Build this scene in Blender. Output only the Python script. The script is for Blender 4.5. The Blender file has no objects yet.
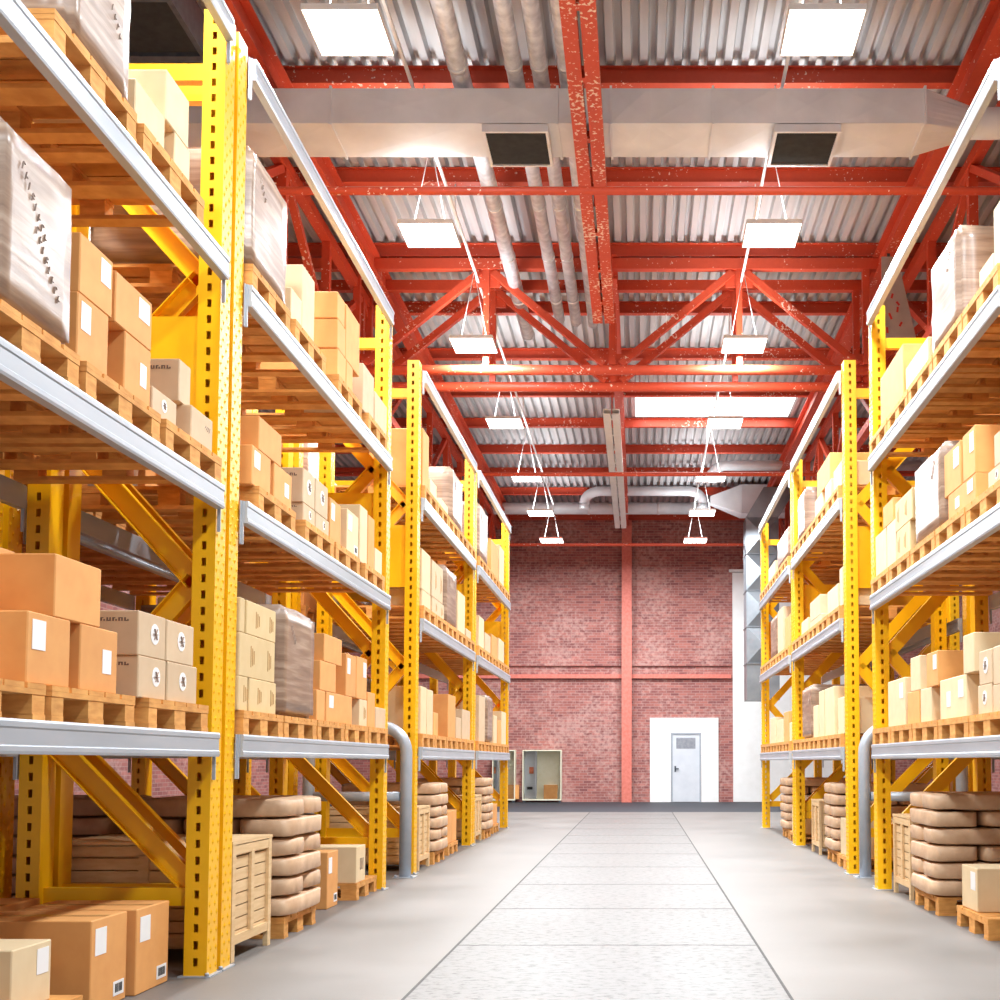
import bpy, bmesh, math, random
from mathutils import Vector, Matrix, noise
random.seed(7)
LAMPW = 310
WORLD = 0.5
EXPOSURE = 0.12
UPF = 0.065
S = bpy.context.scene
COL = S.collection
PI = math.pi

# ------------------------------------------------------------------ materials
def nt(name):
    m = bpy.data.materials.new(name); m.use_nodes = True
    t = m.node_tree; b = t.nodes['Principled BSDF']
    return m, t, b
def N(t, typ, **kw):
    n = t.nodes.new(typ)
    for k, v in kw.items():
        if k.startswith('i_'):
            key = k[2:].replace('_', ' ')
            n.inputs[key].default_value = v
        else: setattr(n, k, v)
    return n
def ramp(t, stops):
    r = t.nodes.new('ShaderNodeValToRGB')
    e = r.color_ramp.elements
    while len(e) < len(stops): e.new(0.5)
    for i, (p, c) in enumerate(stops):
        e[i].position = p; e[i].color = (*c, 1)
    return r
def srgb(r, g, b):
    f = lambda c: (c/255/12.92) if c/255 <= .04045 else ((c/255+.055)/1.055)**2.4
    return (f(r), f(g), f(b))
def coords(t, scale=(1, 1, 1), rot=(0, 0, 0), kind='Object'):
    tc = t.nodes.new('ShaderNodeTexCoord'); mp = t.nodes.new('ShaderNodeMapping')
    mp.inputs['Scale'].default_value = scale; mp.inputs['Rotation'].default_value = rot
    t.links.new(tc.outputs[kind], mp.inputs['Vector'])
    return mp.outputs['Vector']
def noisy(name, c1, c2, rough=.6, metal=0., scale=(4, 4, 4), nscale=3., detail=4., bump=0., rough2=None, rndm=0.):
    m, t, b = nt(name)
    v = coords(t, scale)
    nz = N(t, 'ShaderNodeTexNoise'); nz.inputs['Scale'].default_value = nscale; nz.inputs['Detail'].default_value = detail
    t.links.new(v, nz.inputs['Vector'])
    r = ramp(t, [(.3, c1), (.7, c2)])
    t.links.new(nz.outputs['Fac'], r.inputs['Fac'])
    out = r.outputs['Color']
    if rndm:
        oi = t.nodes.new('ShaderNodeObjectInfo')
        hs = N(t, 'ShaderNodeHueSaturation')
        mr = N(t, 'ShaderNodeMapRange'); mr.inputs['To Min'].default_value = 1-rndm; mr.inputs['To Max'].default_value = 1+rndm
        t.links.new(oi.outputs['Random'], mr.inputs['Value']); t.links.new(mr.outputs['Result'], hs.inputs['Value'])
        t.links.new(out, hs.inputs['Color']); out = hs.outputs['Color']
    t.links.new(out, b.inputs['Base Color'])
    b.inputs['Roughness'].default_value = rough; b.inputs['Metallic'].default_value = metal
    if bump:
        bp = N(t, 'ShaderNodeBump'); bp.inputs['Strength'].default_value = bump; bp.inputs['Distance'].default_value = .01
        t.links.new(nz.outputs['Fac'], bp.inputs['Height']); t.links.new(bp.outputs['Normal'], b.inputs['Normal'])
    return m
M = {}
M['kraft'] = noisy('kraft cardboard', srgb(222, 156, 90), srgb(230, 166, 98), .75, scale=(2, 2, 2), nscale=4, rndm=.07)
M['pale'] = noisy('pale cardboard', srgb(222, 197, 156), srgb(228, 205, 166), .75, scale=(2, 2, 2), nscale=4, rndm=.05)
M['beige'] = noisy('beige cardboard', srgb(206, 178, 144), srgb(213, 187, 154), .75, scale=(2, 2, 2), nscale=4, rndm=.05)
M['cream'] = noisy('cream cardboard', srgb(214, 186, 136), srgb(220, 194, 146), .75, scale=(2, 2, 2), nscale=4, rndm=.04)
M['pallet'] = noisy('pallet wood', srgb(204, 138, 68), srgb(230, 168, 92), .8, scale=(3, 3, 12), nscale=3, rndm=.1, bump=.1)
M['crate'] = noisy('pale crate wood', srgb(214, 178, 130), srgb(228, 196, 150), .8, scale=(4, 1.2, 14), nscale=3, bump=.1)
M['sack'] = noisy('sack paper', srgb(200, 162, 128), srgb(222, 188, 154), .5, scale=(1, 1, 1), nscale=9, detail=6, bump=.5, rndm=.05)
M['white'] = noisy('label paper', (.86, .86, .86), (.9, .9, .9), .5)
M['print'] = noisy('brown black carton print', srgb(96, 76, 66), srgb(116, 94, 82), .7)
M['ink'] = noisy('black print', (.02, .02, .02), (.04, .04, .04), .6)
M['greyprint'] = noisy('grey stencil print', srgb(150, 128, 116), srgb(172, 150, 136), .7)
M['brownprint'] = noisy('brown print', srgb(170, 125, 65), srgb(195, 150, 90), .7)
M['tape'] = noisy('packing tape', srgb(205, 150, 90), srgb(215, 160, 100), .25)
M['yellow'] = noisy('yellow rack paint', srgb(243, 179, 3), srgb(249, 188, 8), .38, scale=(1, 1, 1), nscale=5)
M['beamgrey'] = noisy('pale grey beam paint', srgb(164, 171, 180), srgb(176, 182, 190), .34, .05, scale=(2, .6, 3), nscale=3)
M['guard'] = noisy('blue grey guard paint', srgb(168, 178, 190), srgb(182, 190, 200), .35, .2, nscale=2)
M['galv'] = noisy('galvanised sheet', (.66, .68, .7), (.82, .84, .86), .36, .4, scale=(1, 1, 1), nscale=2.5, detail=5, bump=.03)
M['duct'] = noisy('duct sheet', (.66, .68, .71), (.8, .82, .85), .55, .2, scale=(1, 1, 1), nscale=2.0, detail=5)
M['shaft'] = noisy('shaft sheet', srgb(120, 126, 132), srgb(150, 155, 160), .35, .55, scale=(1, 1, 1), nscale=2)
M['grille'] = noisy('dark grille', (.012, .014, .018), (.025, .028, .032), .6)
M['whitewall'] = noisy('white painted wall', (.84, .83, .8), (.9, .89, .87), .6, nscale=1)
M['doorgrey'] = noisy('pale grey door paint', srgb(205, 208, 214), srgb(214, 217, 222), .45, nscale=1)
M['louvre'] = noisy('grey louvre', srgb(140, 142, 150), srgb(160, 162, 168), .5)
M['asphalt'] = noisy('dark rubber floor', srgb(40, 43, 49), srgb(50, 53, 60), .65, nscale=3)
M['cable'] = noisy('white cable', (.85, .85, .85), (.9, .9, .9), .5)
M['darkmetal'] = noisy('dark metal', srgb(70, 76, 86), srgb(90, 96, 104), .45, .4)
M['plate'] = noisy('grey steel plate', srgb(160, 152, 150), srgb(180, 172, 168), .6, nscale=1)
M['redpaint'] = noisy('red paint strokes', srgb(190, 50, 50), srgb(200, 60, 55), .6)
M['creamcab'] = noisy('cream cabinet', srgb(232, 226, 196), srgb(240, 235, 212), .5)
M['orangesign'] = noisy('orange sign', srgb(225, 120, 80), srgb(230, 130, 90), .5)

def wrap_mat():
    m, t, b = nt('stretch wrapped cartons')
    v = coords(t, (1, 1, 1))
    # shrink-wrapped stack of printed cartons: carton courses under streaky film
    mp = N(t, 'ShaderNodeMapping'); mp.inputs['Rotation'].default_value = (.62, 0, 0); mp.inputs['Scale'].default_value = (1.4, 1.4, 16)
    t.links.new(v, mp.inputs['Vector'])
    nz = N(t, 'ShaderNodeTexNoise'); nz.inputs['Scale'].default_value = 1.6; nz.inputs['Detail'].default_value = 5; nz.inputs['Distortion'].default_value = .4
    t.links.new(mp.outputs['Vector'], nz.inputs['Vector'])
    r = ramp(t, [(.28, srgb(126, 99, 82)), (.5, srgb(152, 124, 104)), (.72, srgb(182, 158, 138))])
    t.links.new(nz.outputs['Fac'], r.inputs['Fac'])
    t.links.new(r.outputs['Color'], b.inputs['Base Color'])
    b.inputs['Roughness'].default_value = .35
    b.inputs['Coat Weight'].default_value = .12; b.inputs['Coat Roughness'].default_value = .25
    bp = N(t, 'ShaderNodeBump'); bp.inputs['Strength'].default_value = .15; bp.inputs['Distance'].default_value = .01
    t.links.new(nz.outputs['Fac'], bp.inputs['Height']); t.links.new(bp.outputs['Normal'], b.inputs['Normal']); t.links.new(bp.outputs['Normal'], b.inputs['Coat Normal'])
    return m
M['wrap'] = wrap_mat()

def red_mat(name, th):
    m, t, b = nt(name)
    v = coords(t, (1, 1, 1))
    a = N(t, 'ShaderNodeTexNoise'); a.inputs['Scale'].default_value = 1.1; a.inputs['Detail'].default_value = 2
    c = N(t, 'ShaderNodeTexNoise'); c.inputs['Scale'].default_value = 22; c.inputs['Detail'].default_value = 3
    t.links.new(v, a.inputs['Vector']); t.links.new(v, c.inputs['Vector'])
    ad = N(t, 'ShaderNodeMath', operation='MULTIPLY_ADD'); ad.inputs[1].default_value = .55
    t.links.new(a.outputs['Fac'], ad.inputs[0]); t.links.new(c.outputs['Fac'], ad.inputs[2])
    r = ramp(t, [(.0, srgb(190, 62, 36)), (th, srgb(202, 76, 46)), (th+.015, srgb(226, 198, 180)), (1., srgb(240, 216, 200))])
    t.links.new(ad.outputs[0], r.inputs['Fac']); t.links.new(r.outputs['Color'], b.inputs['Base Color'])
    b.inputs['Roughness'].default_value = .5
    return m
M['red'] = red_mat('red steel paint', .965)
M['faded'] = noisy('faded salmon steel paint', srgb(206, 106, 90), srgb(220, 126, 110), .55)
M['flaky'] = red_mat('flaking red steel paint', .87)

def roof_mat():
    m, t, b = nt('corrugated steel deck')
    v = coords(t, (3, .25, 1))
    nz = N(t, 'ShaderNodeTexNoise'); nz.inputs['Scale'].default_value = 2; nz.inputs['Detail'].default_value = 3
    t.links.new(v, nz.inputs['Vector'])
    r = ramp(t, [(.3, srgb(186, 184, 185)), (.7, srgb(206, 204, 204))])
    t.links.new(nz.outputs['Fac'], r.inputs['Fac']); t.links.new(r.outputs['Color'], b.inputs['Base Color'])
    b.inputs['Roughness'].default_value = .42; b.inputs['Metallic'].default_value = .2
    return m
M['roof'] = roof_mat()

def spiral_mat():
    m, t, b = nt('spiral duct steel')
    v = coords(t, (1, 1, 1))
    w = N(t, 'ShaderNodeTexWave', wave_type='BANDS', bands_direction='Y'); w.inputs['Scale'].default_value = 2.2; w.inputs['Distortion'].default_value = .6
    nz = N(t, 'ShaderNodeTexNoise'); nz.inputs['Scale'].default_value = 9; nz.inputs['Detail'].default_value = 4
    t.links.new(v, w.inputs['Vector']); t.links.new(v, nz.inputs['Vector'])
    r = ramp(t, [(.3, (.5, .52, .55)), (.7, (.85, .87, .9))])
    t.links.new(nz.outputs['Fac'], r.inputs['Fac']); t.links.new(r.outputs['Color'], b.inputs['Base Color'])
    b.inputs['Metallic'].default_value = .2; b.inputs['Roughness'].default_value = .3
    bp = N(t, 'ShaderNodeBump'); bp.inputs['Strength'].default_value = .4; bp.inputs['Distance'].default_value = .01
    t.links.new(w.outputs['Fac'], bp.inputs['Height']); t.links.new(bp.outputs['Normal'], b.inputs['Normal'])
    return m
M['spiral'] = spiral_mat()

def brick_mat():
    m, t, b = nt('weathered red brick')
    v = coords(t, (1, 1, 1), (PI/2, 0, 0))
    sep = N(t, 'ShaderNodeSeparateXYZ'); tc = N(t, 'ShaderNodeTexCoord'); t.links.new(tc.outputs['Object'], sep.inputs[0])
    sm = N(t, 'ShaderNodeMath', operation='ADD'); t.links.new(sep.outputs['X'], sm.inputs[0]); t.links.new(sep.outputs['Y'], sm.inputs[1])
    cmb = N(t, 'ShaderNodeCombineXYZ'); t.links.new(sm.outputs[0], cmb.inputs['X']); t.links.new(sep.outputs['Z'], cmb.inputs['Y'])
    br = N(t, 'ShaderNodeTexBrick'); br.inputs['Scale'].default_value = 1
    br.inputs['Brick Width'].default_value = .25; br.inputs['Row Height'].default_value = .08; br.inputs['Mortar Size'].default_value = .008
    br.inputs['Color1'].default_value = (*srgb(178, 108, 98), 1); br.inputs['Color2'].default_value = (*srgb(132, 76, 74), 1)
    br.inputs['Mortar'].default_value = (*srgb(172, 132, 124), 1)
    t.links.new(cmb.outputs[0], br.inputs['Vector'])
    nz = N(t, 'ShaderNodeTexNoise'); nz.inputs['Scale'].default_value = .7; nz.inputs['Detail'].default_value = 6
    n2 = N(t, 'ShaderNodeTexNoise'); n2.inputs['Scale'].default_value = 9.; n2.inputs['Detail'].default_value = 4
    t.links.new(cmb.outputs[0], nz.inputs['Vector']); t.links.new(cmb.outputs[0], n2.inputs['Vector'])
    ml = N(t, 'ShaderNodeMath', operation='MULTIPLY'); t.links.new(nz.outputs['Fac'], ml.inputs[0]); t.links.new(n2.outputs['Fac'], ml.inputs[1])
    r = ramp(t, [(.22, (0, 0, 0)), (.36, (.55, .55, .55))])
    t.links.new(ml.outputs[0], r.inputs['Fac'])
    mx = N(t, 'ShaderNodeMix', data_type='RGBA'); mx.inputs[7].default_value = (*srgb(204, 164, 154), 1)
    t.links.new(r.outputs['Color'], mx.inputs[0]); t.links.new(br.outputs['Color'], mx.inputs[6])
    t.links.new(mx.outputs[2], b.inputs['Base Color'])
    b.inputs['Roughness'].default_value = .8
    bp = N(t, 'ShaderNodeBump'); bp.inputs['Strength'].default_value = .4; bp.inputs['Distance'].default_value = .01
    t.links.new(br.outputs['Fac'], bp.inputs['Height']); bp.invert = True
    t.links.new(bp.outputs['Normal'], b.inputs['Normal'])
    return m
M['brick'] = brick_mat()

def floor_mat():
    m, t, b = nt('worn concrete floor')
    tc = N(t, 'ShaderNodeTexCoord')
    sep = N(t, 'ShaderNodeSeparateXYZ'); t.links.new(tc.outputs['Object'], sep.inputs[0])
    n1 = N(t, 'ShaderNodeTexNoise'); n1.inputs['Scale'].default_value = .8; n1.inputs['Detail'].default_value = 7
    n2 = N(t, 'ShaderNodeTexNoise'); n2.inputs['Scale'].default_value = 15; n2.inputs['Detail'].default_value = 7; n2.inputs['Roughness'].default_value = .7
    mp = N(t, 'ShaderNodeMapping'); mp.inputs['Scale'].default_value = (1.0, 1.6, 1)
    t.links.new(tc.outputs['Object'], n1.inputs['Vector']); t.links.new(tc.outputs['Object'], mp.inputs['Vector']); t.links.new(mp.outputs['Vector'], n2.inputs['Vector'])
    r1 = ramp(t, [(.3, srgb(106, 100, 95)), (.7, srgb(128, 121, 116))]); t.links.new(n1.outputs['Fac'], r1.inputs['Fac'])
    # the centre lane is paler, worn concrete with pits and scuffs; the side lanes are smooth
    ins = N(t, 'ShaderNodeMath', operation='COMPARE'); ins.inputs[1].default_value = -.215; ins.inputs[2].default_value = .985
    t.links.new(sep.outputs['X'], ins.inputs[0])
    lane = N(t, 'ShaderNodeMix', data_type='RGBA'); lane.inputs[7].default_value = (*srgb(116, 112, 109), 1)
    f = N(t, 'ShaderNodeMath', operation='MULTIPLY'); f.inputs[1].default_value = .8; t.links.new(ins.outputs[0], f.inputs[0])
    t.links.new(f.outputs[0], lane.inputs[0]); t.links.new(r1.outputs['Color'], lane.inputs[6])
    pit = ramp(t, [(.36, (1, 1, 1)), (.50, (0, 0, 0))]); t.links.new(n2.outputs['Fac'], pit.inputs['Fac'])
    pf = N(t, 'ShaderNodeMath', operation='MULTIPLY'); t.links.new(pit.outputs['Color'], pf.inputs[0]); t.links.new(ins.outputs[0], pf.inputs[1])
    pf2 = N(t, 'ShaderNodeMath', operation='MULTIPLY'); pf2.inputs[1].default_value = .85; t.links.new(pf.outputs[0], pf2.inputs[0])
    mx = N(t, 'ShaderNodeMix', data_type='RGBA'); mx.inputs[7].default_value = (*srgb(64, 59, 56), 1)
    t.links.new(pf2.outputs[0], mx.inputs[0]); t.links.new(lane.outputs[2], mx.inputs[6])
    t.links.new(mx.outputs[2], b.inputs['Base Color'])
    rr = N(t, 'ShaderNodeMapRange'); rr.inputs['To Min'].default_value = .38; rr.inputs['To Max'].default_value = .6; b.inputs['Specular IOR Level'].default_value = .3
    t.links.new(n1.outputs['Fac'], rr.inputs['Value']); t.links.new(rr.outputs['Result'], b.inputs['Roughness'])
    bp = N(t, 'ShaderNodeBump'); bp.inputs['Strength'].default_value = .12; bp.inputs['Distance'].default_value = .01
    t.links.new(n2.outputs['Fac'], bp.inputs['Height']); t.links.new(bp.outputs['Normal'], b.inputs['Normal'])
    return m
M['floor'] = floor_mat()
M['joint'] = noisy('floor joint filler', srgb(62, 58, 56), srgb(76, 72, 70), .8)

def emit(name, col, s):
    m, t, b = nt(name)
    b.inputs['Base Color'].default_value = (.9, .9, .9, 1)
    b.inputs['Emission Color'].default_value = (*col, 1); b.inputs['Emission Strength'].default_value = s
    return m
M['lamp'] = emit('lamp diffuser', (1, .98, .95), LAMP_EMIT := 8.0)
M['skylight'] = emit('translucent roof panel', (1, .98, .97), 1.7)
def glass():
    m, t, b = nt('glass pane')
    b.inputs['Transmission Weight'].default_value = 1; b.inputs['Roughness'].default_value = .02; b.inputs['Base Color'].default_value = (.96, .98, .97, 1); b.inputs['IOR'].default_value = 1.1
    return m
M['glass'] = glass()

# ------------------------------------------------------------------ mesh builder
class MB:
    def __init__(s): s.v = []; s.f = []; s.sm = []
    def q(s, *pts, smooth=False):
        b = len(s.v); s.v += [tuple(p) for p in pts]; s.f.append(tuple(range(b, b+len(pts)))); s.sm.append(smooth)
    def box(s, x0, x1, y0, y1, z0, z1):
        s.hexa([(x0,y0,z0),(x1,y0,z0),(x1,y1,z0),(x0,y1,z0),(x0,y0,z1),(x1,y0,z1),(x1,y1,z1),(x0,y1,z1)])
    def hexa(s, p):
        b = len(s.v); s.v += [tuple(x) for x in p]
        for f in ((0,3,2,1),(4,5,6,7),(0,1,5,4),(1,2,6,5),(2,3,7,6),(3,0,4,7)):
            s.f.append(tuple(b+i for i in f)); s.sm.append(False)
    def bar(s, p, q, w, h, up=(0,0,1)):
        p, q = Vector(p), Vector(q); d = (q-p).normalized(); up = Vector(up)
        if abs(d.dot(up)) > .99: up = Vector((0,1,0))
        a = d.cross(up).normalized()*w/2; c = a.cross(d).normalized()*h/2
        s.hexa([p-a-c, p+a-c, p+a+c, p-a+c][:4] and [p-a-c, q-a-c, q+a-c, p+a-c, p-a+c, q-a+c, q+a+c, p+a+c])
    def chan(s, p, q, w, h, t, n):
        """C channel from p to q: web across w, flanges of depth h along n."""
        p, q, n = Vector(p), Vector(q), Vector(n).normalized(); d = (q-p).normalized(); a = d.cross(n).normalized()*w/2
        def slab(c0, c1, d0, d1):
            s.hexa([p+c0+n*d0, q+c0+n*d0, q+c1+n*d0, p+c1+n*d0, p+c0+n*d1, q+c0+n*d1, q+c1+n*d1, p+c1+n*d1])
        u = a.normalized()
        slab(-a, a, 0, t); slab(-a, -a+u*t, t, h); slab(a-u*t, a, t, h)
    def tube(s, pts, r, n=12, caps=True):
        pts = [Vector(p) for p in pts]; rings = []
        ref = None
        for i, p in enumerate(pts):
            d = (pts[min(i+1, len(pts)-1)]-pts[max(i-1, 0)]).normalized()
            if ref is None:
                ref = Vector((0,0,1)) if abs(d.z) < .9 else Vector((0,1,0))
            a = d.cross(ref).normalized(); c = a.cross(d).normalized(); ref = c
            rr = r[i] if isinstance(r, (list, tuple)) else r
            b = len(s.v)
            s.v += [tuple(p+(a*math.cos(k*2*PI/n)+c*math.sin(k*2*PI/n))*rr) for k in range(n)]
            rings.append(b)
        for b0, b1 in zip(rings, rings[1:]):
            for k in range(n):
                s.f.append((b0+k, b0+(k+1)%n, b1+(k+1)%n, b1+k)); s.sm.append(True)
        if caps:
            s.f.append(tuple(rings[0]+k for k in reversed(range(n)))); s.sm.append(False)
            s.f.append(tuple(rings[-1]+k for k in range(n))); s.sm.append(False)
    def mesh(s, name, mat):
        me = bpy.data.meshes.new(name); me.from_pydata(s.v, [], s.f)
        me.polygons.foreach_set('use_smooth', s.sm)
        bm = bmesh.new(); bm.from_mesh(me); bmesh.ops.recalc_face_normals(bm, faces=bm.faces); bm.to_mesh(me); bm.free()
        me.materials.append(M[mat]); me.update()
        return me
    def build(s, name, mat, parent=None, loc=(0,0,0)):
        return link(name, s.mesh(name, mat), parent, loc)
def link(name, me, parent=None, loc=(0,0,0)):
    o = bpy.data.objects.new(name, me); COL.objects.link(o); o.location = loc
    if parent: o.parent = parent
    return o
def tag(o, label, cat, group=None, kind='thing'):
    o['label'] = label; o['category'] = cat
    if group: o['group'] = group
    if kind: o['kind'] = kind
    return o
def struct(o, label=None, cat=None):
    o['kind'] = 'structure'
    if label: o['label'] = label; o['category'] = cat
    return o
def empty(name, loc=(0,0,0), rz=0):
    o = bpy.data.objects.new(name, None); COL.objects.link(o); o.location = loc; o.rotation_euler = (0,0,rz); o.empty_display_size = .1
    return o
def kids(o): return [c for c in bpy.data.objects if c.parent == o]
def copy_tree(o, loc, rz=0, tree=None):
    c = o.copy(); COL.objects.link(c); c.location = loc; c.rotation_euler = (0,0,rz)
    for ch in tree if tree is not None else kids(o):
        d = ch.copy(); COL.objects.link(d); d.parent = c
    return c
ORD = ['first','second','third','fourth','fifth','sixth','seventh','eighth','ninth','tenth','eleventh','twelfth','thirteenth','fourteenth','fifteenth','sixteenth','seventeenth','eighteenth']

# ------------------------------------------------------------------ setting
b = MB(); b.box(-9.2, 9.2, -3, 28.95, -.2, 0); struct(b.build('floor', 'floor'))
b = MB(); b.box(-9.2, 9.2, 28.95, 36.4, -.2, -.001); struct(b.build('floor.001', 'asphalt'))
b = MB()
for x in (-1.2, .77): b.box(x-.008, x+.008, -1, 28.9, -.01, .0015)
struct(b.build('trim_1', 'joint'), 'dark expansion joints running along the concrete floor', 'joint')
b = MB()
for k in range(12):
    y = 6.0+1.96*k
    seg = 14; x = -1.19
    for i in range(seg):
        x0 = -1.19+i*1.95/seg; x1 = x0+1.95/seg; j0 = random.uniform(-.006, .006)
        w = random.uniform(.003, .009)
        b.box(x0, x1, y+j0-w, y+j0+w, -.01, .0012)
struct(b.build('trim_2', 'joint'), 'thin cross cracks over the centre lane of the floor', 'crack')

# brick end wall
WY = 36.2
b = MB(); b.box(-9.2, 9.2, WY, WY+.3, -.2, 9.1); struct(b.build('wall_back', 'brick'))
b = MB(); b.box(-9.2, 2.75, WY-.08, WY, 4.1, 4.28); struct(b.build('trim_3', 'brick'), 'brick ledge across the end wall', 'ledge')
b = MB(); b.box(-9.4, -9.2, -3, WY+.3, -.2, 9.1); struct(b.build('wall_left', 'brick'))
b = MB(); b.box(9.2, 9.4, -3, WY+.3, -.2, 9.1); struct(b.build('wall_right', 'brick'))
# corrugated deck
b = MB(); pitch = .186; z = 8.925; h = .1; n = int(18.6/pitch); prof = []
for i in range(n+1):
    x = -9.3+i*pitch
    prof += [(x, z), (x+.085, z), (x+.105, z+h), (x+.166, z+h)]
for (xa, za), (xb, zb) in zip(prof, prof[1:]):
    b.q((xa, -3, za), (xb, -3, zb), (xb, WY+.3, zb), (xa, WY+.3, za))
b.q((-9.4, -3, 9.08), (9.4, -3, 9.08), (9.4, WY+.3, 9.08), (-9.4, WY+.3, 9.08))
struct(b.build('ceiling', 'roof'))
# translucent roof panel over the second half of the aisle
b = MB(); b.box(-.1, 3.3, 24.45, 26.4, 8.9, 8.925); struct(b.build('window_1', 'skylight'), 'bright translucent roof light between two roof purlins', 'skylight')

def ibeam(p, q, w, h, t=.014, up=(0,0,1)):
    b = MB(); p, q = Vector(p), Vector(q); u = Vector(up)
    b.bar(p+u*(h/2-t/2), q+u*(h/2-t/2), w, t); b.bar(p-u*(h/2-t/2), q-u*(h/2-t/2), w, t); b.bar(p, q, t, h-2*t)
    return b
py = 8.38; k = 0
while py < 36:
    o = ibeam((-9.15, py, 8.8), (9.15, py, 8.8), .12, .2).build('roof_purlin', 'red')
    struct(o, f'red steel roof purlin under the corrugated deck, {ORD[k]} from the open end', 'purlin')
    py += 2.27; k += 1
# beams along the building
for x, nm in ((-3.95, 'over the tall rack beside the long wrapped stacks'), (3.55, 'over the rack next to the grey marked plate')):
    o = ibeam((x, 4, 8.52), (x, 36.1, 8.52), .2, .34, .02).build('roof_girder', 'red'); struct(o, 'long red steel girder '+nm, 'girder')
def twin(name, mat, y0, y1, label):
    zb = 7.6; e = empty(name, (-.53, 0, zb)); struct(e, label, 'girder')
    for sx in (-1, 1):
        b = MB(); X = sx*.085; xo = X+sx*.07
        b.box(X-.07, X+.07, y0, y1, 0, .02); b.box(X-.07, X+.07, y0, y1, .09, .105); b.box(min(xo, xo-sx*.015), max(xo, xo-sx*.015), y0, y1, .02, .09)
        b.build('channel', mat, e)
    y = y0+.3
    while y < y1:
        b = MB(); b.box(-.014, .014, y, y+.09, .004, .09); b.build('spacer', mat, e); y += 1.1
    y = y0+.6
    while y < y1:
        b = MB(); b.box(-.012, .012, y-.012, y+.012, .09, .8); b.build('hanger', 'red', e); y += 4.54
twin('centre_girder', 'flaky', 4, 17.2, 'flaking red twin channel girder with a slot along the aisle centre')
twin('centre_girder', 'whitewall', 21.8, 32.6, 'white painted twin channel girder near the end wall')
o = ibeam((-.42, 17.3, 8.5), (-.42, 36.1, 8.5), .16, .4, .02).build('ridge_girder', 'red'); struct(o, 'dark red girder above the white twin channel', 'girder')
# pipes across (tie rods)
for k, (y, zz, nm) in enumerate(((11.85, 6.98, 'in front of the big rectangular duct'), (23.85, 6.98, 'behind the pair of roof trusses'), (31.7, 6.98, 'close to the brick end wall'))):
    b = MB(); b.tube([(-9.1, y, zz), (9.1, y, zz)], .042, 14); struct(b.build('tie_pipe', 'red'), 'red round tie pipe across the hall '+nm, 'pipe')
b = MB(); b.box(-9, 2.75, WY-.12, WY-.01, 3.72, 3.84); struct(b.build('trim_4', 'faded'), 'pale red rail across the brick end wall at mid height', 'rail')
b = MB(); b.box(-9, 9, WY-.16, WY-.01, 8.55, 8.85); struct(b.build('trim_5', 'red'), 'red beam along the top of the brick end wall', 'beam')
# wall column
b = ibeam((-.4, WY-.2, 0), (-.4, WY-.2, 8.5), .3, .2, .02, (0,1,0)); struct(b.build('wall_column', 'faded'), 'red steel column standing against the brick end wall', 'column')

# cross trusses
bn = [-8.0, -4.2, -.41, 3.35, 7.15]; ap = [-6.1, -2.28, 1.47, 5.25]
def truss(y, nm, z0=6.99, z1=8.58):
    e = empty('roof_truss', (0, y, 0)); struct(e, 'red steel roof truss across the hall, '+nm, 'truss')
    b = MB(); b.tube([(-9.1, 0, z0), (9.1, 0, z0)], .075, 12); b.build('bottom_chord', 'red', e)
    b = MB(); b.bar((-9.1, 0, z1), (9.1, 0, z1), .12, .16); b.build('top_chord', 'red', e)
    for x in ap:
        b = MB(); b.bar((x, 0, z0+.07), (x, 0, z1-.07), .09, .09); b.build('post', 'red', e)
        b = MB(); b.box(x-.2, x+.2, -.012, .012, z1-.34, z1-.06); b.build('gusset_plate', 'red', e)
        for s in (-1, 1):
            b = MB(); xe = min(bn, key=lambda v: abs(v-(x+s*1.9)))
            b.bar((x+s*.1, 0, z1-.12), (xe-s*.12, 0, z0+.08), .1, .1); b.build('diagonal', 'red', e)
    for x in bn:
        b = MB(); b.box(x-.22, x+.22, -.012, .012, z0+.06, z0+.24); b.build('gusset_plate', 'red', e)
        b = MB(); b.bar((x, 0, z0+.07), (x, 0, z1-.07), .1, .1) if abs(x) > 1 else b.bar((x, 0, z0+.07), (x, 0, z0+.99), .1, .1); b.build('post', 'red', e)
truss(17.45, 'nearer one of the close pair'); truss(18.25, 'farther one of the close pair')

# side trusses running along the hall over both racks
for sx, nm in ((-4.25, 'over the tall near rack'), (3.95, 'over the rack with the grey marked plate')):
    e = empty('side_truss', (sx, 0, 0)); struct(e, 'red lattice side truss along the hall '+nm, 'truss')
    b = MB(); b.bar((0, 11.85, 6.98), (0, 36, 6.98), .13, .13); b.build('bottom_chord', 'red', e)
    b = MB(); b.bar((0, 11.85, 8.3), (0, 36, 8.3), .13, .13); b.build('top_chord', 'red', e)
    ys = [11.9+2.0*k for k in range(13)]
    for i, y in enumerate(ys[:-1]):
        b = MB(); b.bar((0, y, 7.04), (0, y, 8.24), .11, .11); b.build('post', 'red', e)
        b = MB(); (b.bar((0, y+.08, 7.06), (0, y+1.92, 8.22), .09, .09) if i % 2 == 0 else b.bar((0, y+.08, 8.22), (0, y+1.92, 7.06), .09, .09)); b.build('diagonal', 'red', e)

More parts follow.
